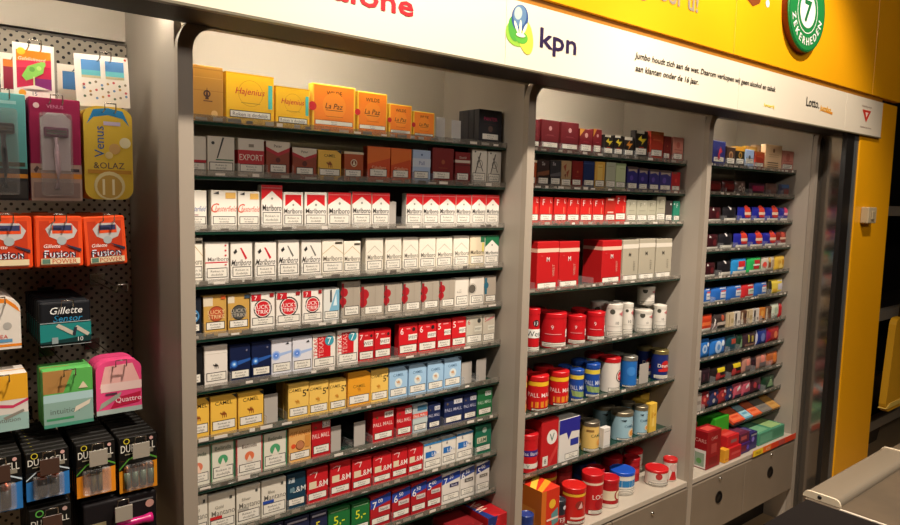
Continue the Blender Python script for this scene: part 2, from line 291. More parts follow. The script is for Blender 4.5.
numwhite6|white-blue pack with numeral six|d8d2c8|p 0,.66,0,.92,1,1,1,.78 3a4a80;t 6 .2 .76 .22 e8e8e8;t 50 .5 .86 .12 e8e8e8;r .3 .52 .9 .64 5a5450;t North .6 .58 .07 d0d0c8;W .06 .05 .94 .27
numwhite5|white-blue pack with numeral five|d8d2c8|p 0,.66,0,.92,1,1,1,.78 24367a;t 5 .2 .76 .22 e8e8e8;t 00 .5 .86 .12 e8e8e8;r .24 .52 .84 .62 6a6458;t North .54 .57 .07 d0d0c8;W .06 .05 .94 .27
burgundy|burgundy cigar box with crest|66121a|c .5 .74 .09 c8a0a0;r .3 .52 .7 .54 8a4048;r .2 .5 .8 .505 8a4048;W .06 .07 .94 .26
burgundysmall|small burgundy box, yellow corner|70161c|p 0,1,.4,1,0,.7 c89038;c .5 .76 .12 c8a8a0;r .3 .5 .7 .52 a04048;W .08 .08 .9 .36
blackyellow|black box with yellow flash|1e1816|r .1 .9 .7 1 d8d0c0;p .2,.7,.5,.85,.5,.72,.9,.75,.5,.5,.55,.62 d8c030;r .3 .42 .7 .45 b03c28;W .06 .1 .92 .36
blackorange|black box with orange flash|1e1816|r 0 .86 .8 1 d8d0c0;p .2,.62,.6,.88,.5,.7,.85,.72,.4,.4,.5,.58 d88a30;W .06 .1 .92 .36
redorange|red and orange box|a83420|p 0,1,1,.95,1,.6,0,.8 b84a28;r .2 .7 .8 .74 d0603a;r .0 .9 1 1 b8642c;W .08 .1 .92 .34
salmon|salmon-pink box with crest|c88070|c .5 .7 .17 b86050;r .15 .5 .85 .53 a85848;r .3 .4 .7 .42 a85848;W .08 .08 .92 .32
darkbrown_g|dark brown pack, white capitals|33201a|t Sa .5 .88 .13 c8c0b8;p 0,.55,1,.65,1,.5,0,.4 7a4a30;r .1 .4 .9 .45 1a100c;W .08 .08 .92 .33
darkgrey_g|charcoal pack with white capitals|2c2a2c|t Sa .35 .88 .13 c8c0c0;p 0,.5,1,.6,1,.45,0,.42 5a5658;W .08 .08 .92 .33
tanpattern|tan pack with red pattern|a88a64|p .2,.8,.5,.9,.4,.6 8a3a28;p .5,.6,.8,.7,.6,.4 8a3a28;p .3,.5,.5,.55,.4,.38 6a3020;W .06 .06 .94 .3
navyplain|plain navy pack|1c2c58|r 0 .9 1 .93 3a4a78;W .06 .08 .94 .3
yellowgold|yellow and gold pack|d0a048|r .25 .35 .75 .9 dab860;r .3 .8 .7 .82 a87a28;W .06 .06 .94 .3
greygreen|grey-green plain pack|a8ac94|r .2 .85 .8 .87 8a8e78;W .04 .06 .96 .3
palegreen|pale green plain pack|b8c498|r .4 .8 .9 .82 8a9a68;r .0 .92 1 1 8a9a70;W .04 .06 .96 .28
violetcard|violet pack with white flap|2e2a6e|p .1,1,.9,1,.9,.75,.6,.85,.1,.8 a89888;c .4 .55 .15 5a489a;r 0 .9 1 1 4a3a38;W .08 .05 .92 .3
redplain|plain red small pack|a81c22|c .5 .6 .14 c83a38;r .1 .9 .6 1 7a3a30;W .08 .05 .92 .3
redF|red pack with white initial|c42420|t F .28 .82 .22 f0d8d0;t L .85 .86 .14 f0c8c0;r .7 .4 .8 .65 d8604a;W .04 .08 .94 .33
redband|tall red pack, pale crown|b02a20|r .2 .9 .8 .97 e8c0b0;r .2 .42 .8 .48 e0a898;W .06 .08 .94 .32
greyF|grey pack with dark initial|aaa690|t F .35 .8 .18 6a6a5a;c .7 .86 .05 d8d4c4;r .2 .55 .8 .57 8a8878;W .06 .07 .94 .33
charcoal|charcoal pack|3a3230|c .75 .85 .1 d8dcd0;W .04 .07 .94 .33
tealF|teal pack with white initial|1f7a60|t F .55 .8 .2 d8e8e0;c .1 .86 .08 d8e8e0;W .1 .07 .94 .3
redcarton|tall red tobacco box|b41a1c|r 0 .78 1 .86 e0b8a0;t M .5 .64 .1 e8d8d0;T WEST .76 .4 .07 c89080;r .15 .7 .25 .72 c84040;W .04 .03 .9 .16
greycarton|tall grey tobacco box|a8a08c|r 0 .8 1 .9 d8d0c0;t M .45 .66 .1 4a463e;T WEST .74 .38 .07 6a665a;W .04 .04 .94 .17
redtallbox|tall red box, white oval|b41c20|c .62 .62 .3 e0dcd4;t V .62 .62 .17 3a6a60;p .4,.1,1,.5,1,.38,.5,0 c83a38;r .1 .05 .4 .25 d8d4c8;t 8 .25 .15 .1 5a5a50
navywhitepouch|white box with navy top|d8d4cc|p 0,1,1,1,1,.66,.6,.68,.45,.5,.35,.68,0,.66 28288a;r .55 .34 .95 .5 2a3490;c .62 .42 .07 2a3490;W .3 .05 .95 .18
smallwhite|small white carton|d8d4cc|r .1 .8 .9 .83 a8a49c;r .1 .1 .9 .13 a8a49c
yellowpouch|yellow tobacco pouch|d8b040|p .3,.2,.5,.9,.7,.2 e8c868;r .2 .5 .5 .7 c89a30;c .7 .6 .14 c08a20
westtin|red tin with white label|c01820|c .55 .75 .17 1c1416;t 13 .55 .75 .1 e8e0e0;r .1 .38 .95 .6 e8e4dc;t West .5 .49 .14 2a3a3a;W .1 .02 .95 .16
redtub|red plastic tobacco tub|c01820|t 9 .35 .68 .14 e8d0d0;c .5 .86 .0 c01820;r .75 .35 1 .6 e8e4dc;t est .87 .47 .1 3a3a3a;r .15 .45 .6 .47 e0a0a0;W .05 .04 .8 .2
whitetub|white plastic tobacco tub|dcd6ca|c .3 .86 .1 4a4a40;t 10 .5 .5 .1 3a3a38;p .55,.8,.8,.9,.75,.7 c07070;r .1 .38 .9 .39 a8a498;W .08 .05 .92 .22
pallredtin|red tin with yellow band|c81c20|r 0 .8 1 .93 e8b828;t PALL_MALL .5 .52 .14 f0d8d0;p .2,.3,.9,.34,.9,.14,.2,.12 e08a28;W .2 .02 .9 .1
pallbluetin|blue tin with yellow band|20489a|r 0 .78 1 .92 d8c040;t PALL_MALL .5 .5 .16 c8d0e0;p .1,.4,.8,.34,.9,.14,.2,.2 88a060;W .1 .02 .9 .12
luckytin|white tin with red roundel|dcd4c8|c .78 .52 .22 2a2422;c .78 .52 .19 dcd4c8;c .78 .52 .16 cc1e28;t LUCKY .78 .52 .07 f4e8e0;W .3 .04 .9 .16
bluetin|bright blue tin|2468b4|c .45 .6 .2 3c80c8;r .9 .1 1 .9 b8c8d8;W .05 .02 .95 .1
darkredtin|dark red tin|a01820|r .3 .4 .7 .6 c83a38;r 0 .7 1 .74 7a1014
navytin|navy tin with red centre|1c2a6a|c .6 .55 .2 b82424;t Drum .5 .55 .14 f0e8e0;r .3 .32 .9 .42 c82a28;W .1 .05 .8 .2
redbluetin|red tin with blue belt|c01c22|r 0 .48 1 .66 3a2a78;t Mac_Baren .5 .57 .1 d8d0e0;r 0 .14 1 .28 d8d4c8;t V .4 .21 .1 3a6a5a
cameltin|cream tin with dark lettering|dcb868|t CAMEL .65 .62 .12 4a5a3a;r .2 .76 .5 .84 8a6a3a;c .75 .35 .12 d89a48;W .1 .02 .9 .14
skytin|sky-blue tin with lettering|96b8c4|t CAMEL .6 .58 .1 3a5a70;c .7 .3 .14 e0c8a0;c .7 .3 .09 d89040;p .3,.82,.5,.84,.45,.76 2a3a44;W .2 .03 .9 .12
redyellowtin|red tin with yellow rim|c0201c|r 0 .85 1 .93 e0b030;c .55 .6 .13 8a3028;p .5,.5,.6,.7,.65,.5 d8a8a0;r .3 .18 .9 .24 e8c8b8;W .2 .02 .9 .12
redringtin|red tin with pale rim|b81c20|r 0 .82 1 .88 e0c8b0;t LOOK .65 .5 .13 e8dcd0;c .6 .3 .15 a01820;W .25 .02 .95 .14
redlabeltin|red tin with cream label|a81a20|r 0 .28 1 .66 dcd0b0;c .75 .47 .2 a02428;c .75 .47 .15 dcd0b0;t E .75 .47 .14 a02428;r 0 0 1 .14 d8d0c0
bluelidtin|white-blue tin, bright blue lid|d8d4c8|r 0 .4 1 .72 2a78b0;W .2 .05 .9 .3
redlidtin|white tin with red lid|d4ccc0|c .4 .7 .1 a83030;p .7,.3,1,.8,1,.3 b82020;r .2 .4 .6 .42 a8a090;W .1 .05 .9 .24
redconetin|white and red small tin|d4ccc0|p .3,.05,.5,.8,.7,.05 b82020;c .5 .7 .2 c8a8a0
navylidtin|navy tin|1c3470|r 0 .4 1 .6 2c54a0
darkcan|dark tin with red label|222630|r .1 .1 .9 .5 8a1c20;t VER .5 .3 .2 d8c8c0;c .7 .8 .12 c8c8d0
navycan|navy can|24387a|r 0 .2 1 .4 8a90a8
navyred|navy box with red figure|22286a|c .55 .6 .22 3a2a68;p .4,.4,.6,.8,.75,.6 a82838;c .5 .35 .1 a82838;W .1 .1 .9 .32
browngold|brown box with gold medallion|3c241a|c .5 .58 .24 a8845a;c .5 .58 .14 6a4028;r 0 .95 1 1 b8a080;W .08 .1 .92 .4
blackgold|black box with gold top|1c1410|r 0 .8 1 1 d0982c;c .5 .6 .2 b89038;c .5 .6 .12 4a3a18;W .08 .12 .92 .4
lightblue|light blue box with emblem|98aed0|c .5 .6 .12 4a4a48;p .4,.5,.5,.75,.6,.5 3a3a3a;W .06 .2 .94 .5
creamcigar|large cream cigar carton|e4bf94|c .5 .78 .06 8a5a3a;r .2 .62 .8 .63 a8855c;r .2 .54 .8 .55 a8855c;r .15 .3 .8 .33 5a4030;r .15 .22 .8 .24 5a4030;r .15 .14 .8 .17 5a4030
mahogany|dark mahogany pouch|4a1412|r .1 .4 .9 .75 6a1c18;r 0 .08 1 .2 a88a70
mahoganyw|dark mahogany pouch, white label|38161a|p .2,.8,.3,.95,.35,.8 c8c0b8;c .6 .5 .14 5a1c20;W .04 .05 .9 .24
blackw|black pouch with white label|201e22|c .45 .93 .07 d8d4d0;r .2 .5 .8 .52 3a3a40;W .04 .06 .92 .3
patterned|patterned brown pouch|5a4238|o .3 .5 .14 .08 c8b8a8;o .65 .4 .14 .08 c8b8a8;c .5 .75 .1 a88a80
magentadark|dark magenta pouch|3a1626|r .1 .4 .8 .8 8a1c40;r .15 .1 .85 .22 b0a860
brownmesh|dull brown pouch|5a3c34|r .2 .3 .8 .7 6a4840;r .1 .05 .9 .2 8a7a68
dimblue|dull blue-brown pouch|3c3a50|r .1 .7 .9 .95 3a5a88;r .3 .2 .8 .6 7a3c38;r .0 0 .9 .16 988a78
bluered|blue pouch with red label|24288e|c .62 .72 .24 c83a28;r .36 .5 .9 .68 e0c0a8;r .4 .34 .85 .5 b82c28;W .08 .06 .92 .27
bluepink|blue pouch with pink label|2c2a80|c .65 .75 .24 c83a60;r .36 .5 .9 .66 d8a8b8;W .08 .06 .92 .27
redbrown|red-brown pouch|7a2420|c .5 .75 .2 b84838;r .2 .5 .8 .64 d0a890;W .06 .06 .92 .27
cyanred|bright blue pouch, red label|2c8ac8|r .35 .5 .8 .85 c82c30;r .3 .35 .7 .5 e0d8c8;W .06 .05 .92 .27
greenred|green pouch with red label|2cae58|r .4 .6 .8 .85 b82830;r .35 .3 .75 .5 b82830;r .3 .5 .8 .6 d8e8d8;W .1 .05 .9 .25
whitebrown|white and brown pouch|c8beac|r .4 .1 .62 .9 7a4a28;c .15 .5 .12 d84a40;r .7 .3 .95 .8 b8a080;c .5 .8 .1 d8b060
bluewhite|blue pouch with white panel|2a64b4|r .5 .05 1 .95 d0d0d4;r .55 .7 .9 .8 c85a60;r .55 .5 .9 .55 7a8aa8;W .2 .04 .9 .2
redwhite|red pouch with green-white panel|c02c30|r .4 .05 1 .95 c4ccbc;r .5 .5 .9 .6 8a9a88;W .2 .04 .9 .2
yellowwhite|yellow-white pouch|e0c848|r .55 .1 1 .95 c8c4cc;r .2 .2 .5 .4 d8a838;r .0 .1 .12 .95 2a2820
redorangep|red-orange pouch|b83c20|r 0 .4 1 .6 d86838;W .04 .05 .8 .24
darkwhite|grey pouch with white edge|3c3230|p 0,0,.1,1,.16,1,.06,0 d0c8c0;r .2 .3 .9 .5 b8a898;c .6 .75 .12 a85038
tanbook|tan paper booklet|c8b490|r .1 .1 .25 .9 8a7450;r .5 .3 .9 .6 a89468
whitebook|white paper booklet|d0c8bc|r .1 .1 .4 .9 3a3434;r .6 .2 .9 .4 8a8078
brownbook|brown paper booklet|6a4a38|r .1 .1 .3 .9 d0c0a0;r .6 .5 .9 .8 3a2420
orangebook|orange paper booklet|c87a30|c .5 .6 .25 e0a048;r .1 .1 .9 .25 3a2a20
whitegreen|white pouch with green tint|c4ccb8|c .5 .6 .2 a8b8a0;r .7 .1 1 .3 c03c40
redplainp|plain red pouch|b02428|c .5 .5 .2 c83c3c
bluestar|blue pouch with white star|2a6cb8|c .45 .5 .22 a8c0dc;c .75 .7 .1 d8e0e8;c .45 .5 .1 5a88c0;r .9 .1 1 .9 6a4a78
tealdark|dark teal pouch|1c4450|r .4 .5 .9 .8 a84838;r 0 .1 1 .2 6a7a80
greendark|dark green pouch|1f3a28|p .3,.2,.6,.9,.8,.2 7a9a70;r .1 .1 .9 .2 4a5a48
browndark|dark brown pouch, yellow tag|3c2a30|r .3 .4 .4 .9 a8a040;r .55 .4 .7 .8 a89848;r .1 .15 .9 .3 8a6858
navywhite|navy pouch with pale crest|22347e|c .5 .5 .2 6a7ab8;r 0 .0 .06 1 b8b8c8
redgold|red pouch with gold spot|a02024|c .6 .5 .14 d87a50;r 0 .0 .2 1 8a1850
greyp|pale grey price card|a89e92|r .1 .4 .9 .6 887e74
darkstack|dark pouch stack|2a1c22|r .2 0 .3 1 4a2a34;r .6 0 .7 1 4a2a34
blacktag|black-red pouch, yellow tag|241c1c|r .3 .62 .8 .92 d8c028;c .35 .35 .15 a83a38;r .5 .2 .85 .4 8a1c20
pinkgrey|pink-grey pouch|a87868|c .5 .7 .2 d88070;r .2 .2 .8 .5 6a6060;r .1 .05 .9 .14 a8a090
orangep|orange-brown pouch|a85a30|c .6 .6 .2 d0742c;r .1 .1 .4 .5 b8786a
dotred|red dotted pouch|8a2c30|c .3 .6 .14 c86050;c .7 .4 .14 3a3a60;c .6 .8 .1 b8a8a8
dotnavy|navy dotted pouch|2c3054|c .3 .4 .14 a8a0a0;c .7 .6 .14 8a3038;c .4 .8 .1 c87868
pinkwhite|pink-white pouch|b05060|p 0,.6,1,1,1,.8,0,.4 c8c0c0;r .1 .1 .9 .3 3a3040
dotdark|dark speckled pouch|44202a|c .3 .6 .14 a83a40;c .7 .4 .12 7a3a70""".strip().split('\n'):
    n_, d_, b_, o_ = (line.split('|')+[''])[:4]; DES[n_] = (d_, b_, [x for x in o_.split(';') if x])

_pm = {}
def box_meshes(des, w, h, d, big):
    """printed carton standing on z = 0, front at y = 0, running back to y = d"""
    k = (des, round(w, 3), round(h, 3), d)
    if k in _pm: return _pm[k]
    desc, base, ops = DES[des]; w, h = k[1], k[2]
    P = lambda u, v, l: ((u-.5)*w, -EPS*l, v*h)
    body = MB().box((-w/2, 0, 0), (w/2, d, h), mat(base), .0011, 1)
    decals(body, ops, P, w, h)
    # a printed band on the flank and a fold line on the lid, as on the front
    for op in ops[:1]:
        a = op.split(' ')
        if a[0] == 'r' and float(a[1]) <= .01 and float(a[3]) >= .99:
            Q = lambda u, v, l: (-w/2-EPS*l, d-u*d, v*h)
            decals(body, [op], Q, d, h)
    lab = None
    for op in ops:
        if op[0] == 'W':
            lab = MB(); a = op.split(' ')
            if h < .12: a[2] = '%.3f' % (float(a[2])+.075); a[4] = '%.3f' % (float(a[4])+.055)
            warning(lab, ' '.join(a), P, w, h, 1, big); lab = lab.mesh('warning_label')
    _pm[k] = (body.mesh('body'), lab)
    return _pm[k]
def pouch_meshes(des, w, h, d):
    k = (des, round(w, 3), round(h, 3), 'p')
    if k in _pm: return _pm[k]
    desc, base, ops = DES[des]; w, h = k[1], k[2]; N = 8
    def bulge(u, v): return d/2*max(0, 1-(2*u-1)**4)**.5*max(0, 1-abs(2*v-1)**3.5)**.5
    def P(u, v, l): return ((u-.5)*w*(1-.03*sin(pi*v)), d/2-bulge(u, v)-EPS*1.5*l, v*h)
    body = MB(); m = mat(base, .3, 0, .5)
    fr = [P(i/N, j/N, 0) for j in range(N+1) for i in range(N+1)]
    q = [[j*(N+1)+i, j*(N+1)+i+1, (j+1)*(N+1)+i+1, (j+1)*(N+1)+i] for j in range(N) for i in range(N)]
    body.add(fr, q, m, True); body.add([(x, d-y, z) for x, y, z in fr], [f[::-1] for f in q], m, True)
    decals(body, ops, P, w, h, 6, 2)
    lab = None
    for op in ops:
        if op[0] == 'W':
            lab = MB(); a = op.split(' ')
            decals(lab, [' '.join(['r']+a[1:5]+['dcd6c8'])], P, w, h, 6, 2); lab = lab.mesh('warning_label')
    _pm[k] = (body.mesh('body'), lab)
    return _pm[k]
def tin_meshes(des, R, h):
    k = (des, round(R, 3), round(h, 3), 't')
    if k in _pm: return _pm[k]
    desc, base, ops = DES[des]; R, h = k[1], k[2]; w = R*pi*.95; A = pi*.95; rot = -.45
    lidcol = {'bluelidtin': '2050b8', 'navylidtin': '1c3470', 'luckytin': 'b81c20', 'redlidtin': 'c01c20', 'redlabeltin': 'b01820', 'redconetin': 'b82020', 'cameltin': '8a8070', 'skytin': '9a9078', 'bluetin': 'a8a498', 'navytin': '9a8a58', 'whitetub': 'cfc9bc', 'darkcan': '2c3038', 'westtin': 'c01820'}.get(des, base)
    metal = des in ('cameltin', 'skytin', 'bluetin', 'navytin')
    def P(u, v, l):
        a = (u-.5)*A+rot; r = R+EPS*1.5*l+.0002; return (r*sin(a), -r*cos(a), v*h*.9)
    hb = h*.9
    body = MB().lathe([(R-.001, 0), (R, .0015), (R, hb-.002), (R-.002, hb)], mat(base, .35, 0, .5), 48, (0, 0, 0), 'Z', False)
    decals(body, ops, P, w, hb, 10)
    r2 = R+.0012
    lid = MB().lathe([(R-.001, hb-.004), (r2, hb-.004), (r2, h-.0025), (r2-.0015, h-.0008), (r2-.004, h), (r2-.006, h-.002), (0.0001, h-.002)], mat(lidcol, .3, 1 if metal else 0, .5), 48, (0, 0, 0), 'Z', False)
    if metal: lid = MB().lathe([(R-.001, hb-.004), (r2, hb-.004), (r2, h-.0025), (r2-.0015, h-.0008), (r2-.004, h), (r2-.006, h-.002), (0.0001, h-.002)], mat(lidcol, .35, .7, .5), 48, (0, 0, 0), 'Z', False)
    lab = None
    for op in ops:
        if op[0] == 'W': lab = MB(); warning(lab, op, P, w, hb, 10, False); lab = lab.mesh('warning_label')
    _pm[k] = (body.mesh('body'), lab, lid.mesh('lid'))
    return _pm[k]

